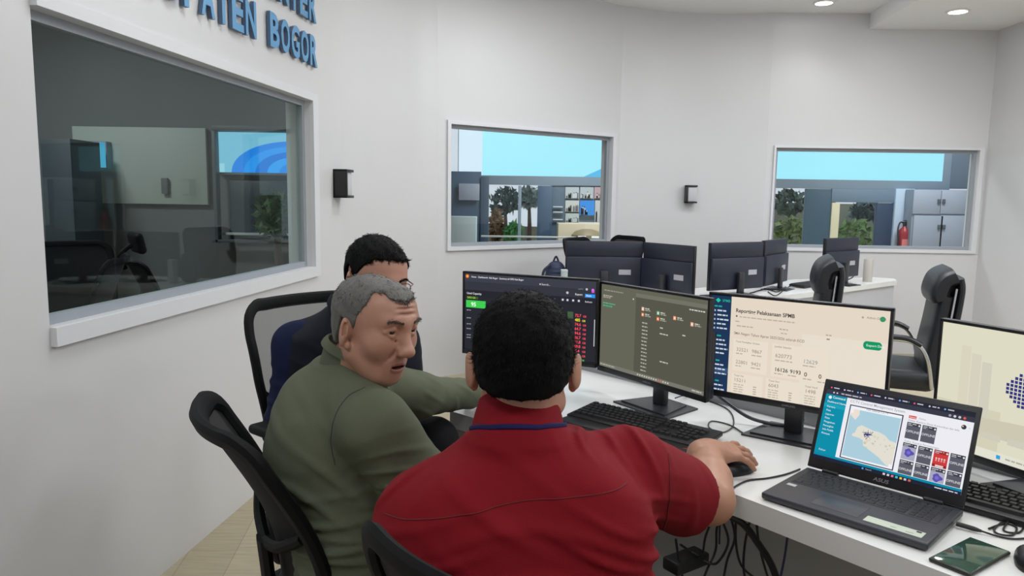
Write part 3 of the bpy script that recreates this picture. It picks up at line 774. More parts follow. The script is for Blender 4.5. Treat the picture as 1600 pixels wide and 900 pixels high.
m3 = lambda x, y: (1180 + x / 3.75, 210 + y / 3.75)
def b3(name, x0, y0, x1, y1, m, label, cat, dep=D2, th=.06, **k): return board(name, *m3(x0, y0), *m3(x1, y1), dep, th, m, label, cat, **k)
rw = 'beyond the right window'
led('video_wall', *m3(105, 60), *m3(1095, 275), D2, 'wide pale cyan video wall in a grey frame, seen through the right window', (165, 238, 255), None, 'cyan video walls beyond the windows', (.05, .11, .05, .12))
b3('wall_panel', 1146, 40, 1400, 322, mat('slate_grey_wall', (100, 116, 132), .6), 'slate grey wall panel right of the video wall ' + rw, 'wall panel', D2 + .05, .06)
b3('partition', 300, 318, 452, 700, mat('teal_dark_door', (50, 82, 100), .45), 'wide dark teal door panel ' + rw, 'panel', ground=True)
b3('frame_post', 452, 400, 478, 700, mat('cream_post', (214, 208, 176), .5), 'cream upright beside the dark teal door panel', 'post', D2 - .02, .05, ground=True)
b3('grey_board', 452, 318, 828, 402, mat('grey_blue_board', (104, 126, 146), .6), 'grey blue transom panel under the video wall ' + rw, 'panel', D2 - .01, .05)
b3('partition', 715, 402, 828, 700, mat('night_panel', (30, 54, 84), .45), 'narrow night blue panel beside the white column', 'panel', ground=True)
b3('white_post', 828, 318, 906, 700, mat('blue_white_column', (176, 196, 216), .6), 'bluish white upright behind the fire extinguisher', 'post', D2 - .04, .1, ground=True)
b3('door_edge', 900, 318, 926, 700, mat('teal_edge', (66, 98, 108), .5), 'dark teal strip between the white column and the cabinet', 'strip', D2 - .03, .08, ground=True)
_c = PY(*m3(1082, 700), D2 - .25); _c[2] = 0; cab = thing('cabinet', 'tall white cabinet with four doors ' + rw, 'cabinet', _c)
def cbx(mb, x0, y0, x1, y1, d0, d1):
    a, b = PY(*m3(x0, y0), D2 - .25) - np.array(cab.location), PY(*m3(x1, y1), D2 - .25) - np.array(cab.location); mb.rbox(((a[0] + b[0]) / 2, (d0 + d1) / 2, (a[2] + b[2]) / 2), (b[0] - a[0], d1 - d0, a[2] - b[2]), .004)
mb = MB(); cbx(mb, 930, 322, 1234, 700, .0, .2); a = PY(*m3(1082, 690), D2 - .25); mb.box((0, .1, a[2] / 2), (.62, .19, a[2])); mb.build('body', mat('cabinet_body', (140, 152, 170), .5), cab)
for x0, x1, hx in ((928, 1080, 1070), (1086, 1236, 1098)):
    for y0, y1, hy in ((326, 468, 385), (474, 690, 535)):
        mb = MB(); cbx(mb, x0, y0, x1, y1, -.02, .0); d = mb.build('door', M_WHITEC, cab)
        mb = MB(); cbx(mb, hx - 7, hy - 6, hx + 7, hy + 20, -.04, -.02); mb.build('handle', mat('dark_handle', (84, 92, 104), .4), d)
b3('dark_post', 1246, 330, 1290, 700, mat('black_blue_post', (30, 40, 54), .5), 'dark upright at the right edge ' + rw, 'post', D2 - .2, .1, ground=True)
fe = thing('fire_extinguisher', 'red fire extinguisher with black hose beside the white cabinet', 'fire extinguisher', PY(*m3(862, 700), D2 - .125))
mb = MB(); hb = .37
mb.lathe([(.0, 0), (.072, 0), (.076, .01), (.076, hb * .74), (.066, hb * .86), (.03, hb * .95), (.022, hb)], n=20); mb.build('cylinder', mat('extinguisher_red', (150, 32, 44), .4), fe)
mb = MB(); mb.rbox((0, 0, hb + .03), (.04, .03, .06), .004); mb.rbox((.05, 0, hb + .075), (.12, .02, .012), .003); mb.rbox((.05, 0, hb + .045), (.10, .02, .012), .003); mb.build('valve', M_BLK, fe)
mb = MB(); mb.tube(catmull([(-.01, 0, hb + .04), (-.07, -.02, hb + .05), (-.10, -.03, hb - .04), (-.09, -.04, hb - .2), (-.085, -.04, .06)], 6), .010); mb.build('hose', M_BLK, fe)
mb = MB(); mb.grid([[(.0775 * math.sin(a), -.0775 * math.cos(a), z) for z in (.1, .2)] for a in np.linspace(-.7, .7, 8)]); mb.build('label', mat('label_red', (206, 120, 116), .5), fe)
tree(*m3(110, 320), *m3(300, 480), 13.0, 'dark tree outside the hall at the left of the right window', (84, 106, 98), 21)
tree(*m3(110, 470), *m3(300, 720), 12.4, 'yellow green hedge left of the dark teal door panel', (132, 156, 96), 22)
tree(*m3(450, 500), *m3(720, 720), 12.4, 'green hedge between the cream upright and the night blue panel', (124, 160, 98), 23)
tree(*m3(560, 390), *m3(730, 520), 13.2, 'dark bluish tree above the green hedge beyond the right window', (78, 104, 110), 24)
b3('low_wall', 60, 400, 760, 760, mat('outside_wall_grey', (146, 150, 136), .8), 'grey green garden wall behind the hedges beyond the right window', 'wall', 13.8, .2, ground=True)
# ------------------------------------------------------------------ desks
M_DESK = mat('white_desk_laminate', (226, 227, 226), .22, spec=.5)
M_DESKG = mat('grey_desk_panel', (164, 166, 168), .5)
DZ = 0.74
desk = thing('desk', 'long white desk where the men sit, with monitors and laptop', 'desk', (.5, 2.0, 0)); do = V3(.5, 2.0, 0)
front = [(-.202, 2.399), (.554, 1.724), (.825, 1.385), (1.05, 1.10), (1.30, .75)]
back = [(1.95, .95), (1.55, 1.62), (1.20, 2.07), (.924, 2.369), (.725, 2.584), (-.02, 3.43)]
poly = front + back
mb = MB(); mb.prism([(x - .5, y - 2.0) for x, y in poly], DZ - .055, DZ); mb.build('top', M_DESK, desk)
def strip(mb, pts, z0, z1, th, off=(0, 0)):
    for i in range(len(pts) - 1):
        p, q = np.array(pts[i], float), np.array(pts[i + 1], float); n = unit((q[1] - p[1], -(q[0] - p[0])))[:2]
        mb.prism([tuple(p), tuple(q), tuple(q + n * th), tuple(p + n * th)], z0, z1)
mb = MB(); strip(mb, [(x - .5, y - 2.0) for x, y in back[::-1]][:], .08, .79, .022); mb.build('back_panel', M_DESKG, desk)
mb = MB(); mb.prism([(-.185 - .5, 2.43 - 2), (-.125 - .5, 2.43 - 2), (-.03 - .5, 3.33 - 2), (-.09 - .5, 3.33 - 2)], 0, DZ - .055); mb.build('side_panel', M_DESK, desk)
mb = MB(); mb.prism([(1.30 - .5, .80 - 2), (1.33 - .5, .84 - 2), (1.86 - .5, 1.0 - 2), (1.83 - .5, .96 - 2)], 0, DZ - .055); mb.build('side_panel', M_DESK, desk)
mb = MB(); q0, q1 = V3(.0, 2.72, 0) - do, V3(1.15, 1.62, 0) - do
strip(mb, [tuple(q0[:2]), tuple(q1[:2])], .1, .62, .02); mb.build('modesty_panel', mat('mid_grey_panel', (168, 169, 170), .55), desk)

fdesk = thing('desk', 'white desk in the background carrying the dark monitors seen from behind', 'desk', (1.8, 5.6, 0)); fo = V3(1.8, 5.6, 0); FZ = .785
fpoly = [(.20, 4.80), (1.22, 4.62), (1.80, 5.13), (3.38, 6.43), (3.44, 6.60), (3.30, 6.68), (2.5, 6.42), (1.7, 5.85), (1.15, 5.42), (.2, 5.50)]
mb = MB(); mb.prism([(x - 1.8, y - 5.6) for x, y in fpoly], FZ - .04, FZ); mb.build('top', M_DESK, fdesk)
mb = MB(); strip(mb, [(x - 1.8, y - 5.6) for x, y in [(.20, 4.82), (1.21, 4.645), (1.79, 5.155), (3.37, 6.455), (3.42, 6.59)]][::-1], 0, FZ - .04, .02); mb.build('front_panel', mat('lilac_white_panel', (196, 198, 204), .4), fdesk)
mb = MB(); mb.prism([(.20 - 1.8, 4.85 - 5.6), (.23 - 1.8, 4.85 - 5.6), (.23 - 1.8, 5.45 - 5.6), (.2 - 1.8, 5.45 - 5.6)], 0, FZ - .04); mb.build('side_panel', M_DESK, fdesk)

# ------------------------------------------------------------------ monitors
M_BEZ = mat('black_monitor_plastic', (24, 25, 29), .38)
M_MBACK = mat('dark_monitor_back', (36, 41, 56), .42)
M_FOOT = mat('charcoal_stand', (44, 45, 50), .32)
M_STICK = mat('grey_paper_label', (176, 178, 184), .6)
def monitor(Lp, Rp, zb, hgt, z0, label, content, group=None, brand=None, foot_back=.06, facing=1, sticker=True, foot=(.25, .19)):
    """Lp, Rp: plan ends of the lower edge, left and right for whoever looks at the screen"""
    Lp, Rp = np.array(Lp, float), np.array(Rp, float); d = Rp - Lp; w = np.linalg.norm(d); a = math.atan2(d[1], d[0]); c = (Lp + Rp) / 2
    t = thing('monitor', label, 'monitor', (c[0], c[1], z0), a, group); b = zb - z0
    mb = MB(); bz = .009
    mb.rbox((0, .010, b + hgt / 2), (w, .018, hgt), .003)
    mb.rbox((0, -.0005, b + hgt - bz / 2), (w, .007, bz), .002); mb.rbox((0, -.0005, b + .010), (w, .007, .020), .002)
    for q in (-1, 1): mb.rbox((q * (w / 2 - bz / 2), -.0005, b + hgt / 2), (bz, .007, hgt), .002)
    mb.build('housing', M_BEZ, t)
    mb = MB(); mb.rbox((0, .0205, b + hgt * .83), (w * .985, .007, hgt * .31), .003); mb.rbox((0, .029, b + hgt * .345), (w * .985, .024, hgt * .66), .006)
    bk = mb.build('back_cover', M_MBACK, t)
    if sticker:
        mb = MB(); mb.box((-w * .27, .0415, b + hgt * .36), (.085, .001, .036)); mb.build('label', M_STICK, t)
    sw, sh = w - 2 * bz, hgt - bz - .020
    s = Screen(sw, sh, (20, 24, 32)); content(s); s.build(t, (-sw / 2, -.0005, b + .020))
    mb = MB(); fy = foot_back
    mb.prism([(-foot[0] / 2, fy - .10), (foot[0] / 2, fy - .10), (foot[0] / 2 - .03, fy - .10 + foot[1]), (-foot[0] / 2 + .03, fy - .10 + foot[1])], 0, .006)
    mb.prism([(-foot[0] / 2 + .02, fy - .08), (foot[0] / 2 - .02, fy - .08), (.06, fy - .10 + foot[1] - .02), (-.06, fy - .10 + foot[1] - .02)], .006, .011)
    mb.build('stand_foot', M_FOOT, t)
    mb = MB(); mb.rbox((0, fy + .005, .01 + (b + .12) / 2), (.055, .026, b + .12), .006); mb.build('stand_neck', M_FOOT, t)
    if brand:
        v, f = text_mesh(brand, .0085, .02, 0, 'CENTER'); mb = MB()
        mb.add(np.stack([v[:, 0], np.full(len(v), -.0043), v[:, 1] + b + .0065], 1), f); mb.build('logo', mat('logo_grey', (120, 122, 128), .4), t)
    return t

WHT, GRY = (232, 232, 236), (150, 150, 156)
def dashes(s, x, y, w, h, c, n=1, gap=.004, seed=0):
    """a line of words too small to read"""
    r = random.Random(seed + int(x * 9999) + int(y * 777)); e = x + w
    while x < e:
        q = min(r.uniform(.006, .016), e - x); s.rect(x, y, x + q, y + h, c); x += q + .0025
def c_left(s):
    W, H = s.w, s.h; X = lambda v: (v - 133) / 977 * W; Y = lambda v: H - (v - 100) / 625 * H
    s.rect(0, 0, W, H, (42, 43, 51)); s.rect(0, Y(165), W, H, (62, 65, 76)); s.rect(0, Y(232), W, Y(166), (54, 56, 66)); s.rect(0, Y(288), W, Y(233), (40, 41, 49))
    s.disc(X(153), Y(121), .0075, (236, 120, 50)); s.disc(X(153), Y(121), .0035, (250, 190, 90))
    for t, x in (('Home', 185), ('Dashboards', 240), ('Kab Bogor', 325), ('Summary all OPD Kab Bogor', 405)): s.text(t, X(x), Y(130), .0095, WHT, .01, xs=.9)
    for x in (230, 315, 395): s.text('>', X(x), Y(130), .007, GRY)
    s.text('Search...', X(722), Y(155), .0105, (220, 220, 224)); s.disc(X(712), Y(148), .003, (200, 200, 205)); s.text('ctrl+k', X(985), Y(170), .008, GRY)
    s.disc(X(1045), Y(164), .0045, (190, 190, 196)); s.disc(X(1088), Y(168), .0055, (222, 120, 226)); s.rect(X(1080), Y(188), X(1098), Y(172), (206, 90, 220))
    s.disc(X(910), Y(200), .005, (190, 190, 196)); s.text('Export', X(965), Y(214), .010, WHT, .01); s.text('v', X(1012), Y(212), .008, GRY)
    s.rect(X(1034), Y(226), X(1104), Y(200), (48, 152, 240)); s.text('Share', X(1042), Y(218), .009, (250, 250, 255), .01)
    for x in (878, 912, 952, 992): s.rect(X(x - 13), Y(272), X(x + 13), Y(244), (56, 58, 66)); s.disc(X(x), Y(257), .0042, (214, 214, 220), 8)
    s.text('Refresh', X(1035), Y(266), .009, WHT); s.text('v', X(1078), Y(264), .007, GRY); s.text('v', X(818), Y(258), .008, GRY)
    s.text('Used Capacity', X(150), Y(268), .011, WHT, .01); s.rect(X(150), Y(306), X(240), Y(286), (66, 96, 40)); s.text('2003 GB', X(153), Y(303), .010, (170, 214, 70), .01)
    s.rect(X(145), Y(378), X(300), Y(318), (66, 206, 84)); s.text('95', X(185), Y(366), .022, (240, 255, 240), .02)
    for y in (405, 470, 520, 560, 612, 634): s.text('server', X(150), Y(y), .0085, (200, 200, 206), xs=.9)
    vals = ['72.7 GB', '485 GB', '74.6 GB', '64.7 GB', '94.6 GB', '86.7 GB', '71.8 GB', '69.8 GB', '75.4 GB', '50.0 GB', '652 GB']
    for i, t in enumerate(vals):
        c = (255, 84, 98) if i not in (1, 10) else ((240, 222, 60) if i == 1 else (90, 214, 96)); y = 380 + i * 34.5
        s.text(t.split()[0], X(968 - (6 if i > 7 else 0)), Y(y + 2), .0150, c, .02, xs=.92); s.text('GB', X(1024 if i != 1 and i != 10 else 1018), Y(y + 2), .010, c, .015)
    s.rect(X(915), Y(398), X(955), Y(345), (70, 96, 66)); s.rect(X(1103), Y(600), X(1109), Y(392), (196, 196, 204))
def c_center(s):
    W, H = s.w, s.h; X = lambda u: u * W; Y = lambda u: (1 - u) * H
    s.rect(0, 0, W, H, (102, 102, 88)); s.rect(X(.36), 0, W, Y(.09), (88, 87, 76)); s.rect(X(.36), Y(.09), W, Y(.045), (116, 115, 103)); s.rect(0, 0, W, Y(.955), (120, 119, 109))
    dashes(s, X(.03), Y(.075), X(.2), .004, (150, 149, 136)); dashes(s, X(.02), Y(.14), X(.1), .004, (176, 176, 164)); dashes(s, X(.02), Y(.16), X(.08), .004, (160, 160, 148))
    dashes(s, X(.02), Y(.23), X(.13), .004, (96, 176, 140)); dashes(s, X(.02), Y(.265), X(.1), .006, (70, 168, 130)); s.disc(X(.335), Y(.12), .003, (210, 210, 200))
    for x, y, c in ((.42, .19, (236, 190, 160)), (.42, .255, (230, 130, 84)), (.565, .205, (120, 190, 150)), (.565, .27, (232, 122, 70)), (.715, .225, (244, 160, 120)), (.865, .255, (240, 176, 160))):
        s.rect(X(x), Y(y + .042), X(x + .024), Y(y), c); s.rect(X(x + .006), Y(y + .03), X(x + .018), Y(y + .012), (250, 236, 224)); dashes(s, X(x + .034), Y(y + .018), X(.04), .004, (196, 196, 184)); dashes(s, X(x + .034), Y(y + .036), X(.055), .0035, (164, 164, 152))
    dashes(s, X(.85), Y(.13), X(.13), .004, (206, 206, 196))
    for i in range(14): dashes(s, X(.43), Y(.375 + i * .042), X(.055), .0042, (176, 176, 164), seed=i)
    for x, y, w in ((.60, .39, .03), (.60, .455, .075), (.80, .42, .03), (.61, .765, .075)): dashes(s, X(x), Y(y), X(w), .0042, (190, 190, 178))
    for i in range(14): s.rect(X(.40 + i * .022), Y(.985), X(.412 + i * .022), Y(.968), ((214, 120, 104) if i in (9, 10) else (200, 200, 190)))
    dashes(s, X(.01), Y(.98), X(.16), .004, (170, 170, 160)); dashes(s, X(.9), Y(.98), X(.08), .004, (190, 190, 180))
def c_right(s):
    W, H = s.w, s.h; X = lambda u: u * W; Y = lambda u: (1 - u) * H
    s.rect(0, 0, W, H, (228, 215, 197)); s.rect(X(.55), 0, W, Y(.3), (231, 221, 206)); s.rect(0, 0, X(.125), H, (33, 55, 88))
    s.poly([(X(.042), Y(.075)), (X(.058), Y(.05)), (X(.042), Y(.025)), (X(.026), Y(.05))], (40, 196, 160)); s.text('SPMB', X(.068), Y(.062), .011, (40, 176, 150), .01)
    yy = .12
    for blk, n in enumerate((5, 4, 3, 2)):
        dashes(s, X(.02), Y(yy), X(.05), .0045, (46, 170, 150)); yy += .048
        for i in range(n):
            if blk == 2 and i == 1: s.rect(0, Y(yy + .02), X(.125), Y(yy - .028), (56, 82, 120))
            s.rect(X(.02), Y(yy), X(.029), Y(yy - .018), (176, 190, 210)); dashes(s, X(.04), Y(yy - .004), X(.055 + .01 * ((i * 7) % 3)), .0045, (206, 214, 226), seed=i); yy += .046
        yy += .03
    s.text('Reporting Pelaksanaan SPMB', X(.155), Y(.155), .0165, (60, 56, 54), .02, xs=.92)
    s.disc(X(.162), Y(.195), .003, (110, 100, 92)); dashes(s, X(.18), Y(.205), X(.33), .0035, (186, 174, 160)); dashes(s, X(.155), Y(.255), X(.03), .0035, (186, 174, 160)); dashes(s, X(.165), Y(.30), X(.1), .0035, (180, 168, 154))
    dashes(s, X(.42), Y(.285), X(.05), .0035, (176, 164, 150)); dashes(s, X(.43), Y(.325), X(.035), .0035, (186, 174, 160)); dashes(s, X(.68), Y(.29), X(.03), .0035, (176, 164, 150)); dashes(s, X(.685), Y(.33), X(.02), .004, (150, 140, 128))
    s.text('SMA Negeri Tahun Ajaran 2025/2026 seluruh KCD', X(.15), Y(.385), .0115, (120, 110, 100), .005, xs=.88)
    s.disc(X(.965), Y(.08), .0075, (40, 150, 100)); s.text('Admin Disdik', X(.885), Y(.087), .009, (130, 122, 112)); s.disc(X(.865), Y(.08), .003, (170, 160, 150))
    s.poly([(X(.893) + .0085 * math.cos(a), Y(.335) + .0115 * math.sin(a)) for a in np.linspace(PI / 2, 1.5 * PI, 8)] + [(X(.955) + .0085 * math.cos(a), Y(.335) + .0115 * math.sin(a)) for a in np.linspace(-PI / 2, PI / 2, 8)], (24, 150, 100)); s.text('Export Data', X(.892), Y(.345), .0095, (236, 250, 240))
    def card(x0, y0, x1, y1): s.rect(X(x0), Y(y1), X(x1), Y(y0), (233, 222, 205))
    card(.15, .43, .36, .76); card(.385, .43, .70, .76); card(.15, .79, .34, 1.0); card(.36, .79, .555, 1.0); card(.575, .79, .76, 1.0); card(.78, .79, .98, 1.0)
    T = lambda t, x, y, sz=.014, c=(150, 138, 126), b=.0: s.text(t, X(x), Y(y), sz, c, b)
    dk = (70, 64, 60)
    T('Total Pendaftar Online', .165, .465, .008, (120, 110, 100)); T('32521', .17, .555, .0155); T('9867', .265, .555, .0155); T('22801', .17, .685, .0155); T('9421', .265, .685, .0155)
    T('Jumlah Sekolah', .40, .465, .008, (120, 110, 100)); T('620773', .405, .565, .0165); T('12629', .565, .585, .0165, (140, 146, 160)); T('16126', .405, .705, .0160, dk, .015); T('9193', .495, .705, .0160, dk, .015); T('0', .575, .715, .0175, dk, .01); T('0', .655, .715, .0175, dk, .01)
    for x, y, w in ((.17, .585, .04), (.265, .585, .06), (.17, .715, .04), (.265, .715, .06), (.405, .60, .1), (.565, .615, .07), (.405, .735, .05), (.485, .735, .05), (.57, .745, .05), (.65, .755, .05)): dashes(s, X(x), Y(y), X(w), .0032, (182, 170, 156))
    for i, (x, t) in enumerate(((.165, '15211'), (.375, '6043'), (.585, '1498'), (.79, '2815'))):
        T('Total Verifikasi'[:9 + i], x, .82, .008, (120, 110, 100)); T(t, x, .875, .0155)
        for k in range(4): dashes(s, X(x), Y(.91 + k * .024), X(.06), .003, (190, 178, 164), seed=k); dashes(s, X(x + .12), Y(.91 + k * .024), X(.02), .003, (176, 164, 150))
def c_far_right(s):
    W, H = s.w, s.h; X = lambda u: u * W; Y = lambda u: (1 - u) * H
    s.rect(0, 0, W, H, (222, 219, 196)); s.rect(X(.0), Y(1), X(.30), Y(.62), (212, 208, 184)); s.rect(0, 0, W, Y(.93), (226, 225, 210))
    for i in range(3): s.rect(X(.10 + .05 * i), Y(.70), X(.145 + .05 * i), Y(.16 + .05 * i), (216 - 3 * i, 212 - 3 * i, 190))
    s.poly([(0, Y(.72)), (X(.5), Y(.66)), (W, Y(.74)), (W, Y(.80)), (0, Y(.84))], (204, 200, 178)); 
    for i in range(6): s.rect(X(.22 + .12 * i), Y(.85), X(.31 + .12 * i), Y(.80), (206, 203, 186))
    for r_ in range(-5, 6):
        for c_ in range(-7, 8):
            if r_ * r_ / 27 + c_ * c_ / 52 <= 1: x = X(.44) + c_ * .0098; y = Y(.42) + r_ * .0098; s.rect(x - .0037, y - .0037, x + .0037, y + .0037, (52, 56, 128))
    s.rect(X(.30), Y(.978), X(.318), Y(.948), (60, 160, 214)); dashes(s, X(.34), Y(.968), X(.09), .004, (170, 170, 158))
    for i in range(6): s.rect(X(.5 + i * .03), Y(.978), X(.518 + i * .03), Y(.95), (120, 160 - 12 * i, 190 - 20 * i))
    s.rect(X(.80), Y(.70), X(.97), Y(.25), (206, 206, 196))
def c_dark(s): s.rect(0, 0, s.w, s.h, (50, 62, 84)); s.rect(0, 0, s.w, .012, (80, 90, 110)); dashes(s, .05, s.h * .7, .2, .008, (150, 160, 176))

monitor((-.193, 2.87), (.313, 2.64), .838, .327, DZ, 'black monitor behind the dark haired head, its screen showing red figures on dark grey', c_left, 'monitors on the near desk', 'SAMSUNG')
monitor((.322, 2.665), (.610, 2.235), .826, .330, DZ, 'black monitor with a mostly blank olive grey screen, middle of the near desk', c_center, 'monitors on the near desk', 'SAMSUNG')
monitor((.622, 2.300), (1.043, 1.985), .838, .330, DZ, 'black monitor with a cream report page and navy side menu, behind the laptop', c_right, 'monitors on the near desk', 'SAMSUNG')
monitor((1.168, 1.980), (1.414, 1.443), .782, .363, DZ, 'black monitor at the right edge with a pale screen and dotted navy emblem', c_far_right, 'monitors on the near desk')
fg = 'monitors on the background desk, seen from behind'
monitor((.917, 5.20), (.375, 5.20), .825, .335, FZ, 'dark monitor seen from behind, leftmost on the background desk', c_dark, fg)
monitor((1.195, 4.78), (.935, 5.17), .825, .335, FZ, 'dark monitor seen from behind, right beside the leftmost one on the background desk', c_dark, fg)
monitor((1.83, 5.42), (1.375, 5.16), .822, .340, FZ, 'wide dark monitor seen from behind with a black keyboard at its foot', c_dark, fg)
monitor((2.17, 5.88), (1.85, 5.46), .822, .345, FZ, 'narrow angled dark monitor seen from behind, label at its right edge', c_dark, fg)
monitor((2.90, 6.22), (2.49, 5.90), .840, .330, FZ, 'lone dark monitor seen from behind, next to the pale cylinder', c_dark, fg)

# ------------------------------------------------------------------ keyboards
M_KB = mat('black_keyboard_body', (20, 20, 23), .45); M_KEY = mat('black_keycap', (30, 30, 34), .5, bump=.1, bscale=300)
_KEYM = {}
def key(parent, x, y, z, w, d, h, m, name='key', label=None):
    k = (round(w, 4), round(d, 4), h, m.name)
    if k not in _KEYM:
        mb = MB(); a, b, c, e = w / 2, d / 2, w / 2 - .0018, d / 2 - .0018
        mb.add([(-a, -b, 0), (a, -b, 0), (a, b, 0), (-a, b, 0), (-c, -e + .0006, h), (c, -e + .0006, h), (c, e, h), (-c, e, h)], [(0, 3, 2, 1), (4, 5, 6, 7), (0, 1, 5, 4), (1, 2, 6, 5), (2, 3, 7, 6), (3, 0, 4, 7)])
        o = mb.build(name, m, parent); _KEYM[k] = o
    else: o = _KEYM[k].copy(); COL.objects.link(o); o.parent = parent; o.name = name
    o.location = (x, y, z)
ROWS = ([1] + [0.5] * 0 + [1] * 12, [1] * 13 + [2], [1.5] + [1] * 12 + [1.5], [1.75] + [1] * 11 + [2.25], [2.25] + [1] * 10 + [2.75], [1.25, 1.25, 1.25, 6.25, 1.25, 1.25, 1.25, 1.25])
def keyboard(loc, rz, label, w=.48, d=.165, full=True, rest=0.0, light=False):
    t = thing('keyboard', label, 'keyboard', loc, rz, 'black computer keyboards')
    mb = MB(); T = rotx(.07)
    mb.rbox((0, 0, .014), (w, d, .016), .004, 0, T)
    if rest:
        mb.rbox((0, -d / 2 - rest / 2 + .004, .0075), (w * .98, rest, .011), .005)
    mb.build('body', M_KB, t)
    if not full:
        mb = MB()
        for r_ in range(5): mb.rbox((0, .05 - r_ * .026, .026 - .002 * r_), (w * .94, .021, .008), .002)
        mb.build('keys', M_KEY, t); return t
    u = .0190; kx = -w / 2 + .014; n = 0
    for r_, row in enumerate(ROWS):
        y = d / 2 - .022 - r_ * (d - .03) / 6; z = .021 + y * .07; x = kx
        if r_ == 0: gaps = {1: .6 * u, 5: .5 * u, 9: .5 * u}
        else: gaps = {}
        tot = sum(row) * u + sum(gaps.values()); f = 15 * u / tot if r_ else 1
        for i, k in enumerate(row):
            x += gaps.get(i, 0); kw = k * u * f; key(t, x + kw / 2, y, z, kw - .0022, .0170, .0085, M_KEY); x += kw; n += 1
        x = kx + 15.3 * u
        if w > .42:
            if r_ in (1, 2, 0): 
                for i in range(3): key(t, x + (i + .5) * u, y, z, u - .0022, .0170, .0085, M_KEY)
            if r_ == 4: key(t, x + 1.5 * u, y, z, u - .0022, .0170, .0085, M_KEY)
            if r_ == 5:
                for i in range(3): key(t, x + (i + .5) * u, y, z, u - .0022, .0170, .0085, M_KEY)
            x += 3.3 * u
            if r_ > 0:
                for i in range(4):
                    if (i == 3 and r_ in (3, 5)): continue
                    key(t, x + (i + .5) * u, y, z, u - .0022, .0170, .0085, M_KEY)
    return t
kc = PZ(1003, 672, DZ); ka = math.atan2(-.33, .38)
kb = keyboard((.412, 2.235, DZ), ka, 'black keyboard with palm rest, in front of the olive grey screen', .47, .155, True, .065)
mb = MB(); mb.poly = None; mb.add([(.20, -.112, .0134), (.222, -.112, .0134), (.216, -.104, .0134), (.206, -.104, .0134)], [(0, 1, 2, 3)]); mb.build('red_mark', mat('red_mark', (150, 30, 50), .4), kb)
keyboard((1.205, 1.600, DZ), math.atan2(-.33, .30), 'black keyboard at the right edge of the picture, behind the laptop', .44, .15)
keyboard((1.46, 5.00, FZ), .4, 'black keyboard at the foot of the wide monitor on the background desk', .36, .13, False)
keyboard((2.36, 5.86, FZ), .75, 'black keyboard left of the lone monitor on the background desk', .34, .13, False)

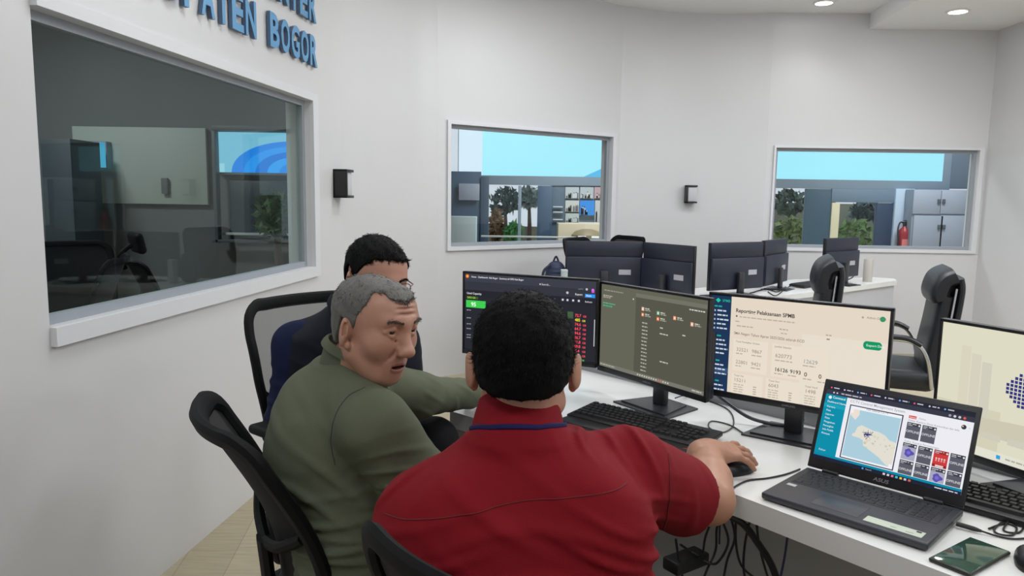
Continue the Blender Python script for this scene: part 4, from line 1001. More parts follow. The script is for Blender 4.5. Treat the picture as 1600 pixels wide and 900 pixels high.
# ------------------------------------------------------------------ laptop
M_LAP = mat('slate_laptop_shell', (64, 65, 72), .42, .2); M_LAPK = mat('laptop_key', (34, 35, 40), .5); M_LBEZ = mat('laptop_bezel', (26, 27, 32), .4)
def laptop(loc, rz):
    t = thing('laptop', 'open dark grey laptop showing a map and rows of small tiles', 'laptop', loc, rz)
    w, d, h = .365, .250, .017
    mb = MB(); mb.rbox((0, 0, h / 2 + .003), (w, d, h), .005, 0, None, 3)
    for x, y in ((-.14, -.1), (.14, -.1), (-.14, .1), (.14, .1)): mb.rbox((x, y, .002), (.03, .012, .004), .001)
    mb.build('base', M_LAP, t); zt = h + .003
    mb = MB(); mb.rbox((0, .050, zt + .0002), (w - .036, .112, .0012), .0004); mb.build('keyboard_deck', mat('laptop_deck', (40, 41, 46), .5), t)
    mb = MB(); mb.rbox((-.02, -.064, zt + .0002), (.106, .074, .0008), .0003); mb.build('touchpad', mat('laptop_pad', (70, 71, 78), .35), t)
    u = .0178
    for r_, row in enumerate(ROWS):
        y = .094 - r_ * .0176; x = -w / 2 + .021; f = 14.6 * u / (sum(row) * u)
        for k in row: kw = k * u * f; key(t, x + kw / 2, y, zt + .0006, kw - .0028, .0148, .0022, M_LAPK); x += kw
        for i in range(3): key(t, x + .004 + (i + .5) * u * .93, y, zt + .0006, u * .93 - .0028, .0148, .0022, M_LAPK)
    mb = MB(); mb.box((-.152, -.018 - .01, zt + .0004), (.022, .014, .0006)); tag(mb.build('sticker', mat('silver_sticker', (190, 190, 196), .4), t), 'small silver sticker at the left')
    mb = MB(); mb.box((.105, -.090, zt + .0004), (.118, .032, .0006)); o = tag(mb.build('sticker', mat('pale_green_sticker', (196, 206, 190), .5), t), 'long pale sticker at the right')
    mb = MB(); mb.box((.152, -.080, zt + .0008), (.010, .007, .0004)); mb.box((.105, -.094, zt + .0008), (.012, .002, .0004), 1); mb.box((.138, -.096, zt + .0008), (.016, .002, .0004), 1); mb.build('sticker_print', [M_BLK, mat('sticker_ink', (130, 140, 130), .5)], o)
    mb = MB()
    for x in (-.12, .12): mb.lathe([(.0055, -.02), (.0055, .02)], (x, .122, zt + .002), 12, 0, roty(PI / 2))
    mb.build('hinge', M_LBEZ, t)
    # lid
    T = rotx(-math.radians(20)); lid = MB(); lh = .236; o0 = V3(0, .124, zt + .003)
    P = lambda x, y, z: o0 + T @ V3(x, y, z)
    lid.rbox(P(0, .003, lh / 2), (w, .006, lh), .0028, 0, T, 3); ld = lid.build('lid', M_LBEZ, t)
    W, H = .344, .1955; s = Screen(W, H, (236, 236, 242)); X = lambda v: v * W; Y = lambda v: (1 - v) * H
    s.rect(0, Y(.125), W, H, (58, 60, 74)); s.rect(0, Y(.062), W, H, (42, 44, 56))
    for i in range(9): x = .03 + .098 * i; s.disc(X(x), Y(.032), .0022, ((236, 90, 120), (200, 200, 210), (120, 170, 230))[i % 3]); dashes(s, X(x + .018), Y(.037), X(.045), .0028, (190, 190, 200), seed=i)
    dashes(s, X(.11), Y(.097), X(.15), .0026, (196, 196, 206)); s.disc(X(.055), Y(.094), .002, (220, 220, 226)); s.disc(X(.08), Y(.094), .002, (220, 220, 226))
    for i, c in enumerate(((236, 90, 80), (200, 200, 210), (210, 210, 220), (160, 160, 176))): s.disc(X(.94 - .03 * i), Y(.094), .003, c)
    s.rect(0, 0, X(.16), Y(.125), (16, 142, 170)); s.rect(0, Y(.30), X(.16), Y(.25), (30, 160, 186)); s.disc(X(.035), Y(.165), .0042, (236, 246, 250)); s.text('Command', X(.055), Y(.172), .0085, (236, 246, 250), .01, xs=.9)
    s.text('Dashboard Utama', X(.02), Y(.235), .0072, (232, 244, 248), .008, xs=.9)
    for i, t_ in enumerate(('Kamera', 'Peta', 'Laporan', 'Data', 'Pengaduan', 'Perangkat', 'Info Publik', 'Riwayat')): s.text(t_, X(.025), Y(.30 + i * .052), .0068, (226, 242, 246), .004)
    s.text('Keluar', X(.03), Y(.885), .0068, (226, 242, 246))
    s.rect(0, Y(.965), W, Y(.925), (14, 136, 166)); s.rect(0, 0, W, Y(.955), (34, 40, 58))
    s.text('CCTV Control Management System', X(.185), Y(.175), .0095, (150, 150, 158), .003, xs=.95)
    mx0, mx1, my0, my1 = .19, .565, .205, .915; s.rect(X(mx0), Y(my1), X(mx1), Y(my0), (56, 58, 84)); s.rect(X(mx0 + .008), Y(my1 - .013), X(mx1 - .008), Y(my0 + .013), (240, 242, 246)); s.rect(X(mx0 + .013), Y(my1 - .035), X(mx1 - .013), Y(my0 + .05), (172, 206, 220))
    M = lambda u, v: (X(mx0 + .013 + u * (mx1 - mx0 - .026)), Y(my0 + .05 + v * (my1 - my0 - .085)))
    land = (226, 222, 210)
    s.poly([M(*p) for p in ((1, .985), (1, .50), (.86, .48), (.76, .40), (.62, .36), (.52, .36), (.40, .33), (.27, .30), (.20, .36), (.17, .48), (.12, .52), (.13, .56), (.28, .57), (.36, .60), (.38, .70), (.55, .78), (.72, .86), (.84, .95), (.9, .985))], land)
    s.poly([M(*p) for p in ((0, 0), (.18, 0), (.19, .10), (.13, .22), (.06, .17), (0, .12))], (236, 222, 212))
    rr = random.Random(4)
    for i in range(34):
        u, v = rr.uniform(.38, .98), rr.uniform(.42, .74); 
        if v > .40 + .2 * (u - .38): p = M(u, min(v, .95)); s.disc(p[0], p[1], rr.uniform(.0012, .0035), rr.choice(((206, 208, 182), (214, 216, 190), (196, 198, 170), (228, 206, 196))), 7)
    for i in range(26): p = M(.40 + rr.gauss(0, .055), .47 + rr.gauss(0, .04)); a = rr.uniform(0, PI); L = .005; q = (math.cos(a) * L, math.sin(a) * L); s.poly([(p[0] - q[0], p[1] - q[1]), (p[0] - q[0] + .0008, p[1] - q[1] - .0012), (p[0] + q[0] + .0008, p[1] + q[1] - .0012), (p[0] + q[0], p[1] + q[1])], (44, 46, 116))
    s.rect(X(.205), Y(.31), X(.225), Y(.24), (240, 240, 244)); s.rect(X(.53), Y(.885), X(.552), Y(.845), (240, 240, 244))
    s.text('Peta Sebaran CCTV', X(.31), Y(.238), .0065, (90, 92, 110))
    s.rect(X(.60), Y(.225), X(.65), Y(.19), (206, 50, 44)); s.text('Semua', X(.604), Y(.217), .0058, (250, 240, 240), .01); s.text('Online', X(.665), Y(.217), .0058, (140, 140, 150)); s.text('Daftar Kamera Dinas Komunikasi dan Info', X(.60), Y(.262), .0065, (130, 130, 140))
    s.disc(X(.945), Y(.20), .0055, (60, 60, 70)); s.disc(X(.938), Y(.193), .002, (210, 180, 160)); s.text('v', X(.975), Y(.21), .006, GRY)
    s.text('Daftar Kamera Persimpangan', X(.60), Y(.525), .0065, (140, 140, 150))
    def tile(i, y, kind, cut=0):
        x0 = .597 + .1005 * i; x1 = x0 + .09; y1 = y + .205 - cut
        bg = {'off': (92, 93, 104), 'blue': (168, 168, 190), 'red': (206, 62, 62)}[kind]
        s.rect(X(x0), Y(y1), X(x1), Y(y), bg); s.rect(X(x0), Y(y + .045), X(x1), Y(y), (66, 67, 78) if kind != 'red' else (158, 44, 48)); dashes(s, X(x0 + .006), Y(y + .022), X(.055), .0018, (206, 206, 212)); dashes(s, X(x0 + .006), Y(y + .04), X(.03), .0016, (190, 190, 198)); s.disc(X(x1 - .01), Y(y + .025), .0022, (226, 226, 230))
        if kind == 'off': s.text('OFFLINE', X((x0 + x1) / 2), Y(y + .125), .0078, (206, 206, 212), .02, 'CENTER')
        if kind == 'blue':
            cx, cy = X((x0 + x1) / 2), Y(y + .115); s.poly([(cx + .0105 * math.cos(a) * (1.0 + .25 * math.cos(3 * a)), cy + .009 * math.sin(a) * (1 + .2 * math.cos(4 * a))) for a in np.linspace(0, 2 * PI, 20)[:-1]], (92, 84, 176)); s.disc(cx, cy, .0042, (120, 112, 204))
        if kind == 'red':
            s.rect(X(x0), Y(y1), X(x1), Y(y1 - .035), (150, 40, 44)); s.rect(X(x0 + .02), Y(y1 - .004), X(x1 - .02), Y(y1 - .028), (232, 206, 206))
            for k in range(4): s.disc(X(x0 + .02 + .017 * k), Y(y + .10), .002, (226, 200, 200)); s.rect(X(x0 + .016 + .017 * k), Y(y + .135), X(x0 + .024 + .017 * k), Y(y + .112), (216, 170, 170))
    tile(0, .275, 'off'); tile(1, .275, 'off')
    for i, k in enumerate(('blue', 'off', 'red', 'off')): tile(i, .535, k)
    for i, k in enumerate(('off', 'off', 'blue', 'off')): tile(i, .75, k, .035)
    s.rect(X(.36), Y(.99), X(.372), Y(.968), (70, 170, 230)); s.text('Search', X(.385), Y(.987), .0055, (170, 180, 196))
    for i, c in enumerate(((226, 200, 190), (206, 206, 214), (226, 120, 150), (70, 190, 210), (240, 190, 70), (200, 200, 210), (230, 90, 70))): s.rect(X(.505 + .028 * i), Y(.992), X(.521 + .028 * i), Y(.966), c)
    dashes(s, X(.84), Y(.985), X(.14), .0024, (210, 210, 218))
    so = s.build(ld, (0, 0, 0)); so.matrix_local = Matrix.Translation(P(-W / 2, -.0002, .026)) @ Matrix([[*T[i], 0] for i in range(3)] + [[0, 0, 0, 1]])
    v, f = text_mesh('ASUS', .0125, .015, 0, 'CENTER', 1.25); mb = MB(); Q = np.stack([v[:, 0] + .15 * v[:, 1], np.full(len(v), -.0004), v[:, 1]], 1); mb.add(np.array([P(q[0], q[1], q[2] + .0085) for q in Q]), f); mb.build('logo', mat('silver_logo', (150, 152, 160), .35, .4), ld)
    return t
lap = laptop((.822, 1.652, DZ), math.atan2(-.267, .259))

# ------------------------------------------------------------------ small things on the near desk
ph = thing('phone', 'dark phone lying flat with a green reflecting screen, in front of the laptop', 'phone', ((.834 + 1.013) / 2 + .012, (1.394 + 1.447) / 2 - .005, DZ), math.atan2(.116, .172))
mb = MB(); mb.rbox((0, 0, .0045), (.172, .080, .009), .004, 0, None, 3); mb.build('body', mat('phone_body', (52, 54, 50), .35, .3), ph)
mb = MB(); mb.rbox((0, 0, .0092), (.164, .074, .0008), .0003)
pm = mat('phone_glass', (38, 72, 58), .08, spec=.8, var=.5, vscale=14); mb.build('screen', pm, ph)
mb = MB(); mb.box((.02, -.0402, .005), (.018, .0006, .003)); mb.box((-.01, -.0402, .005), (.026, .0006, .003)); mb.build('button', M_BLK, ph)
M_MOUSE = mat('black_mouse', (26, 26, 30), .35)
def mouse(loc, rz, label, s=1.0):
    t = thing('mouse', label, 'computer mouse', loc, rz, 'black computer mice')
    G = []
    for i in range(13):
        a = -1 + 2 * i / 12; w = .031 * (1 - abs(a) ** 3.2 * .55) * s * (1 - .06 * a); hh = .036 * s * (1 - ((a + .15) / 1.2) ** 2) ** .5 if abs((a + .15) / 1.2) < 1 else .004
        G.append([(w * math.cos(b) if j not in (0, 12) else w * math.cos(b), a * .056 * s, max(.001, hh * math.sin(b) ** .8 if math.sin(b) > 0 else 0)) for j, b in enumerate(np.linspace(0, PI, 13))])
    mb = MB(); mb.grid(G); mb.add(G[0] , [tuple(range(13))]); mb.add(G[-1], [tuple(range(12, -1, -1))]); mb.add([g[0] for g in G] + [g[-1] for g in G][::-1], [tuple(range(26))]); mb.build('shell', M_MOUSE, t)
    mb = MB(); mb.lathe([(.008, -.003), (.009, 0), (.008, .003)], (0, .030 * s, .028 * s), 14, 0, roty(PI / 2)); mb.build('wheel', M_FOOT, t)
    return t
mouse((.596, 1.875, DZ), -1.15, 'black mouse under the right hand of the man in the red shirt')
pmz = PZ(1613, 882, DZ); mouse((pmz[0], pmz[1], DZ), -.5, 'black mouse at the lower right corner beside the phone')
mouse((1.30, 4.86, FZ), .5, 'small black mouse beside the wide monitor on the background desk')

M_CABLE = mat('black_cable', (22, 22, 25), .45); M_CABG = mat('dark_grey_cable', (62, 63, 70), .4); M_CABB = mat('navy_cable', (36, 44, 92), .45)
def cable(pts, r, label, m=None, group='desk cables', n=10, name='cable', ends=True):
    P = catmull(pts, n); mb = MB(); mb.tube(P, r, 8); o = P[0]
    return tag(mb.build(name, m or M_CABLE, origin=o), label, 'cable', group)
z = DZ + .003
w_ = lambda x, y, zz=z: PZ(x, y, zz)
cable([w_(1055, 622, .80), w_(1075, 618), w_(1112, 628), w_(1140, 642), w_(1146, 664), w_(1128, 676), w_(1108, 668), w_(1112, 658), w_(1140, 664), w_(1160, 676)], .0022, 'thin black cable looping on the desk between the middle and cream screens')
cable([w_(1112, 610, .84), w_(1140, 632, .80), w_(1170, 652, .765), w_(1205, 662, .755), w_(1236, 664, .76), w_(1255, 655, .79)], .006, 'thick grey cable hanging across the foot of the cream screen monitor', M_CABG)
cable([PZ(1124, 850, .60), PZ(1125, 815, .66), PZ(1128, 789, .733), w_(1136, 770), w_(1165, 752), w_(1200, 747), w_(1228, 741), w_(1250, 733)], .0024, 'thin black lead running over the desk edge into the left side of the laptop')
pl = thing('charger_plug', 'black charging plug and lead at the right side of the laptop', 'charger', w_(1500, 822, DZ))
mb = MB(); po = np.array(pl.location); a0, a1 = w_(1494, 818, DZ + .010) - po, w_(1534, 830, DZ + .007) - po; mb.tube([a0, a0 * .3 + a1 * .7, a1], [.0055, .0055, .003], 10); mb.build('plug', M_BLK, pl)
mb = MB(); mb.tube(catmull([a1, w_(1560, 838) - po, w_(1590, 842) - po, w_(1640, 836) - po], 8), .0022, 8); mb.build('lead', M_BLK, pl)
cable([w_(1545, 826), w_(1570, 818), w_(1588, 824), w_(1582, 836), w_(1560, 834), w_(1554, 826), w_(1575, 812), w_(1600, 818), w_(1592, 832), w_(1568, 828), w_(1580, 808, z + .004), w_(1566, 806), w_(1580, 815), w_(1620, 806)], .0022, 'small tangle of black cable on the desk at the right edge')
# under the desk
und = [((.36, 1.98), 4), ((.42, 1.94), 5), ((.47, 1.92), 6), ((.53, 1.88), 7)]
cg = 'black cables hanging under the near desk'
cl = 'thin black cable hanging in the tangle under the near desk'
for i, pts in enumerate((
    [(1128, 800, .66), (1120, 826, .62), (1118, 860, .55), (1104, 892, .5), (1090, 930, .42)],
    [(1140, 802, .66), (1148, 840, .6), (1136, 876, .52), (1128, 920, .44)],
    [(1150, 804, .66), (1150, 850, .58), (1160, 886, .5), (1190, 910, .46)],
    [(1172, 812, .66), (1164, 850, .57), (1162, 890, .5), (1170, 930, .42)],
    [(1182, 815, .66), (1186, 850, .58), (1196, 890, .5), (1210, 930, .42)],
    [(1112, 812, .65), (1102, 840, .6), (1096, 868, .55), (1080, 862, .55), (1062, 850, .58)],
    [(1125, 806, .66), (1138, 846, .6), (1120, 880, .53), (1100, 876, .53)],
    [(1056, 842, .60), (1060, 870, .55), (1066, 900, .5), (1068, 940, .44)])):
    cable([PZ(*p) for p in pts], .0032, cl, None, cg)
cable([PZ(1125, 800, .665), PZ(1160, 818, .64), PZ(1185, 850, .58), PZ(1206, 884, .52), PZ(1222, 930, .44)], .009, 'thick taped bundle of black cables slanting under the near desk')
cable([PZ(1231, 835, .64), PZ(1226, 870, .58), PZ(1218, 910, .5)], .003, 'single navy blue cable under the near desk', M_CABB)
ad = PZ(1072, 876, .52); at_ = thing('power_adapter', 'black power adapter hanging among the cables under the near desk', 'power adapter', ad, .6)
mb = MB(); mb.rbox((0, 0, 0), (.12, .055, .034), .006); mb.build('body', M_BLK, at_)

# things on the background desk
cy = thing('cylinder_container', 'pale beige cylinder standing on the background desk right of the lone monitor', 'container', PZ(1355, 440, FZ))
mb = MB(); hh = .195; mb.lathe([(.036, 0), (.038, .004), (.038, hh - .004), (.036, hh), (.030, hh + .001)], n=28); mb.build('body', mat('beige_grey_cylinder', (186, 182, 176), .5), cy)
mb = MB(); mb.lathe([(.030, hh + .001), (.027, hh + .004), (.0, hh + .004)], n=28, caps=False); mb.build('lid', mat('cylinder_lid', (168, 166, 164), .5), cy)
cable([PZ(1332, 436, FZ) + V3(0, 0, .14), PZ(1342, 412, FZ) * 0 + V3(2.93, 6.33, FZ + .12), V3(2.92, 6.28, FZ + .04), V3(2.80, 6.22, FZ + .005)], .005, 'black cable curving down behind the lone monitor on the background desk')
for i, (pts, lb) in enumerate((([(1172, 458), (1196, 452), (1215, 456), (1228, 448)], 'short black cable by the keyboard of the wide background monitor'), ([(1200, 456), (1212, 462), (1226, 452), (1236, 446)], 'curled black cable under the narrow angled background monitor'))):
    cable([PZ(x, y, FZ + .004) for x, y in pts], .004, lb)
bag = thing('backpack', 'navy backpack on the background desk left of the leftmost dark monitor', 'bag', (.31, 5.22, FZ), .2)
S = SDF((-.12, -.12, -.02), (.12, .12, .30), .006); S.ell((0, 0, .09), (.085, .07, .10), None, .02); S.ell((0, 0, .17), (.065, .055, .06), None, .03); S.cut((0, 0, .0), (0, 0, -1)); S.fold((0, -.06, .12), .08, (0, 0, 1), .03, .005)
v, q = S.mesh(); mb = MB(); mb.addnp(v, q, 0); mb.build('body', mat('navy_nylon', (34, 44, 72), .6, bump=.3, bscale=200), bag)
mb = MB(); mb.tube(catmull([(-.05, -.03, .2), (-.10, -.05, .16), (-.105, -.05, .08), (-.07, -.05, .01)], 8), .012, 8, 0, (1, .5)); mb.tube(catmull([(-.02, 0, .22), (0, 0, .26), (.02, 0, .22)], 6), .007); mb.build('strap', mat('navy_strap', (26, 32, 56), .6), bag)
bx = thing('box', 'small pale grey box beside the navy backpack on the background desk', 'box', (.362, 5.10, FZ)); mb = MB(); mb.rbox((0, 0, .085), (.045, .06, .17), .004); mb.build('body', mat('pale_grey_box', (176, 184, 186), .5), bx)
mb = MB(); mb.rbox((0, 0, .172), (.047, .062, .014), .003); mb.build('lid', mat('pale_grey_lid', (190, 196, 198), .5), bx)
# ------------------------------------------------------------------ chairs
M_CH = mat('black_chair_plastic', (10, 11, 14), .65, spec=.18); M_MESH = see_through('dark_chair_mesh', (12, 13, 17), .95, .9); M_SEAT = mat('black_seat_fabric', (18, 19, 22), .85, bump=.3, bscale=400)
M_CHROME = mat('chrome', (210, 212, 216), .15, 1.0); M_LEA = mat('black_leather', (32, 34, 40), .42, bump=.25, bscale=120)
def star_base(t, zc=.09, r=.30, seat_z=.42):
    mb = MB(); mb.lathe([(.03, zc - .02), (.03, zc + .10), (.025, zc + .10), (.025, seat_z)], n=18); mb.build('gas_column', M_CH, t)
    for i in range(5):
        a = 2 * PI * i / 5 + .3; c, s_ = math.cos(a), math.sin(a)
        mb = MB(); mb.tube([(c * .02, s_ * .02, zc + .01), (c * .15, s_ * .15, zc), (c * r, s_ * r, zc - .03)], [.026, .022, .016], 8, 0, (.7, 1)); l = mb.build('leg', M_CH, t)
        mb = MB()
        for q in (-1, 1): mb.lathe([(.027, -.008), (.028, 0), (.027, .008)], (c * r - s_ * q * .012, s_ * r + c * q * .012, .028), 14, 0, rotz(a) @ rotx(PI / 2))
        mb.build('caster', M_CH, l)
def back_pt(u, v, z0=.56, z1=1.055, lean=.0, w0=.20, w1=.225):
    """point of the curved backrest: u across -1..1, v up 0..1"""
    w = np.interp(v, [0, .25, .6, .88, 1], [w0 * .86, w0, w1, w1 * 1.0, w1 * .93])
    y = -.225 - lean * v - .045 * math.sin(v * PI * 1.15) * -1 * .8 - .06 * v
    return V3(u * w, y + .055 * u * u - .012, z0 + (z1 - z0) * v)
def mesh_chair(loc, rz, label, lean=.03, z1=1.055, group='black mesh office chairs', arms=True, arm_z=.70, z0=.56, rim_r=.0145, mesh=None):
    t = thing('office_chair', label, 'office chair', loc, rz, group); star_base(t)
    B = lambda u, v: back_pt(u, v, z0, z1, lean)
    # seat
    G = []
    for i in range(13):
        v = -1 + 2 * i / 12
        G.append([(.245 * (1 - .10 * abs(v) ** 3) * math.copysign(abs(math.cos(a)) ** .35, math.cos(a)) * 1.0, v * .235 + .01, .465 + .035 * math.copysign(abs(math.sin(a)) ** .6, math.sin(a)) - .012 * (abs(v) ** 4)) for a in np.linspace(0, 2 * PI, 25)[:-1]])
    mb = MB(); mb.grid(G, 0, True, False, True); mb.add(G[0], [tuple(range(24))]); mb.add(G[-1], [tuple(range(23, -1, -1))]); mb.build('seat', M_SEAT, t)
    mb = MB(); mb.rbox((0, 0, .415), (.26, .24, .035), .01); mb.build('seat_plate', M_CH, t)
    rim = [B(-1, v) for v in np.linspace(.04, .95, 12)] + [B(u, 1) for u in np.linspace(-.86, .86, 9)] + [B(1, v) for v in np.linspace(.95, .04, 12)] + [B(u, 0) for u in np.linspace(.86, -.86, 7)]
    mb = MB(); mb.tube(catmull(rim, 3, True), rim_r, 8, 0, (1.35, .8), True); mb.build('backrest_frame', M_CH, t)
    G = [[B(u * .99, v) + V3(0, .004 * s_, 0) for u in np.linspace(-1, 1, 15)] for s_ in (1,) for v in np.linspace(0.0, .995, 17)]
    mb = MB(); mb.grid(G); mb.build('backrest_mesh', mesh or M_MESH, t)
    mb = MB()
    sp = [V3(0, -.05, .41), V3(0, -.20, .42), V3(0, -.275, .50), B(0, .1) + V3(0, -.03, 0), B(0, .38) + V3(0, -.022, 0)]
    mb.tube(catmull(sp, 6), .022, 8, 0, (.7, 1.6))
    for q in (-1, 1): mb.tube(catmull([B(0, .36) + V3(0, -.02, 0), B(q * .5, .42) + V3(0, -.018, 0), B(q * .97, .55) + V3(0, -.008, 0)], 6), .013, 8)
    mb.build('back_support', M_CH, t)
    if arms:
        for q in (-1, 1):
            mb = MB(); mb.tube(catmull([(q * .12, -.02, .415), (q * .25, -.03, .42), (q * .285, -.03, .48), (q * .285, -.02, arm_z - .02)], 7), .018, 8, 0, (1, 1.5)); am = mb.build('arm', M_CH, t)
            mb = MB(); mb.rbox((q * .28, .015, arm_z), (.075, .25, .028), .012, 0, None, 3); mb.build('arm_pad', M_CH, am)
    return t
# chair of the olive shirt man faces right, that of the navy vest man faces the talk, that of the red shirt man faces the desk
OC = mesh_chair((-.315, 1.735, 0), math.atan2(.50, .866) - PI / 2, 'black chair of the man in the olive jacket, back leaning at lower left', .09, .962, arm_z=.60, z0=.50, rim_r=.020)
BC = mesh_chair((-.45, 2.17, 0), math.atan2(-.80, .60) - PI / 2 + .25, 'black mesh chair of the man in the navy vest, beside the left wall', .0, 1.115, arm_z=.80, mesh=see_through('grey_chair_mesh', (34, 36, 42), .62, .9))
RC = mesh_chair((.135, 1.02, 0), math.atan2(.80, .60) - PI / 2, 'black mesh chair behind the man in the red shirt, at the bottom edge', .0, 1.012)
mesh_chair((.73, 5.80, 0), PI + 1.0, 'dark office chair behind the leftmost background monitor', 0, 1.125, arms=False)
mesh_chair((.79, 6.30, 0), PI - 1.05, 'dark round topped office chair between the first two background monitors', 0, 1.12, arms=False)

def leather_chair(loc, rz, label, h=1.12, group='black leather armchairs behind the near desk'):
    t = thing('leather_chair', label, 'office chair', loc, rz, group); star_base(t, seat_z=.40)
    mb = MB(); mb.rbox((0, .02, .47), (.50, .50, .12), .05, 0, None, 4); mb.build('seat', M_LEA, t)
    def prof(mb, pts, th, w, rr=.03):
        P = catmull(pts, 6); T = np.gradient(np.array(P), axis=0); G = []
        for p, d in zip(P, T):
            n = unit((d[2], -d[1])) ; n = V3(0, unit((0, d[2], -d[1]))[1], unit((0, d[2], -d[1]))[2]); row = []
            for k in range(20):
                a = 2 * PI * k / 20; row.append(p + V3(1, 0, 0) * w / 2 * math.copysign(abs(math.cos(a)) ** .4, math.cos(a)) + n * th / 2 * math.copysign(abs(math.sin(a)) ** .6, math.sin(a)))
            G.append(row)
        mb.grid(G, 0, True, False, True); mb.add(G[0], [tuple(range(19, -1, -1))]); mb.add(G[-1], [tuple(range(20))])
    mb = MB(); prof(mb, [(0, -.20, .46), (0, -.20, .60), (0, -.225, .78), (0, -.245, .95)], .085, .47); mb.build('back_cushion', M_LEA, t)
    mb = MB(); prof(mb, [(0, -.225, .93), (0, -.215, h - .10), (0, -.235, h - .03), (0, -.285, h)], .105, .47); mb.build('head_cushion', M_LEA, t)
    mb = MB(); prof(mb, [(0, -.265, .44), (0, -.275, .60), (0, -.30, .80), (0, -.315, h - .08), (0, -.305, h - .01)], .045, .45); mb.build('back_shell', M_LEA, t)
    for q in (-1, 1):
        mb = MB(); mb.tube(catmull([(q * .232, -.235, .46), (q * .236, -.24, .60), (q * .236, -.265, .80), (q * .236, -.283, h - .06)], 8), .008, 8, 0, (1.4, .8)); mb.build('side_trim', M_CHROME, t)
        mb = MB(); mb.tube(catmull([(q * .27, -.20, .44), (q * .285, -.16, .62), (q * .285, -.08, .70), (q * .285, .10, .695), (q * .285, .19, .62), (q * .27, .20, .44)], 8), .011, 10); am = mb.build('arm', M_CHROME, t)
        mb = MB(); mb.tube(catmull([(q * .285, -.13, .685), (q * .285, -.05, .718), (q * .285, .10, .712), (q * .285, .18, .66)], 8), .022, 10, 0, (.7, 1.1)); mb.build('arm_pad', M_LEA, am)
    return t
leather_chair((2.23, 4.28, 0), math.atan2(.37, -.93) - PI / 2, 'larger, nearer black leather high back chair right of the cream screen', 1.06)
leather_chair((1.69, 4.57, 0), math.atan2(.31, -.95) - PI / 2, 'black leather high back chair in front of the background desk, seen edge on', 1.09)
# chairs of the office behind the long window
og = 'chairs in the office behind the long left window'
t = mesh_chair((-2.13, 4.75, 0), -.9, 'dark office chair with headrest inside the office, right of the pile of dark chairs', .02, 1.02, og)
mb = MB(); mb.rbox((0, -.27, 1.14), (.26, .05, .13), .03, 0, rotx(.2), 3); hr = mb.build('headrest', M_CH, t)
mb = MB(); mb.tube(catmull([(0, -.34, .98), (0, -.37, 1.06), (0, -.30, 1.13)], 6), .014); mb.build('headrest_arm', M_CH, hr)
mesh_chair((-2.25, 3.55, 0), 1.9, 'near dark office chair just inside the long left window', .03, 1.12, og)
mesh_chair((-2.45, 4.15, 0), -2.4, 'dark office chair farther inside the long left window, behind the near one', .03, 1.14, og)
# ------------------------------------------------------------------ people
def skin(name, rgb): return mat(name, rgb, .45, sss=.12, var=.07, vscale=30, bump=.12, bscale=220)
M_LIP = mat('lip', (142, 94, 84), .45, sss=.1); M_IN = mat('mouth_inside', (52, 26, 26), .6); M_EYE = mat('eye_white', (214, 208, 200), .25); M_IRIS = mat('iris', (44, 28, 20), .2); M_PUP = mat('teeth_and_pupil', (18, 15, 14), .2)
M_TEETH = mat('teeth', (206, 196, 180), .3)

def person_body(base, label, sk, hd, loftst, limbs, hands, mouth=0.0, age=0.0, ear=0.0, look=(0, 1, 0), teeth=False, hs=1.0, nose=1.0, **hk):
    """one skin mesh: head and neck, trunk, limbs, hands"""
    c, R, neck = hd; mb = MB()
    lo = c - V3(.13, .15, .16); hi = c + V3(.13, .15, .15); lo = np.minimum(lo, np.array(neck) - V3(.08, .08, .05)); hi = np.maximum(hi, np.array(neck) + .08)
    S = SDF(lo, hi, .0024); L = head(S, c, R, hs, mouth, ear, age, nose, **hk)
    S.cone(L(0, -.028, -.045), neck, .056 * hs, .062, .025); S.cone(L(0, -.012, -.06), np.array(neck) + V3(0, .0, .0), .046 * hs, .058, .02)
    v, q = S.mesh(); L.bv = BVHTree.FromPolygons(v.tolist(), q.tolist()); face_parts(mb, L, R, hs, v, q, c, mouth, look)
    for wrist, d, back, side, cu, sp, th, elbow, re, rw in hands:
        wrist, elbow = np.array(wrist, float), np.array(elbow, float); P = np.array([wrist, elbow, wrist + unit(d) * .2])
        S = SDF(P.min(0) - .09, P.max(0) + .09, .0025); hand(S, wrist, d, back, side, cu, sp, th, 1.0, rw); m = elbow * .6 + wrist * .4
        S.chain([elbow, m, wrist], [re, re * .92, rw], .015); v, q = S.mesh(); mb.addnp(v, q, 0)
    st = np.array(loftst); P = np.concatenate([st[:, :3]] + [np.array(l[0]) for l in limbs])
    S = SDF(P.min(0) - .25, P.max(0) + .25, .012); S.loft(loftst, .04, -.022)
    for pts, rs in limbs: S.chain(pts, [r - .012 for r in rs], .03)
    v, q = S.mesh(); mb.addnp(v, q, 0)
    o = mb.build('person', [sk, M_LIP, M_IN, M_EYE, M_IRIS, M_PUP, M_TEETH], origin=base, angle=0)
    return tag(o, label, 'person', 'men seated at the near desk'), L

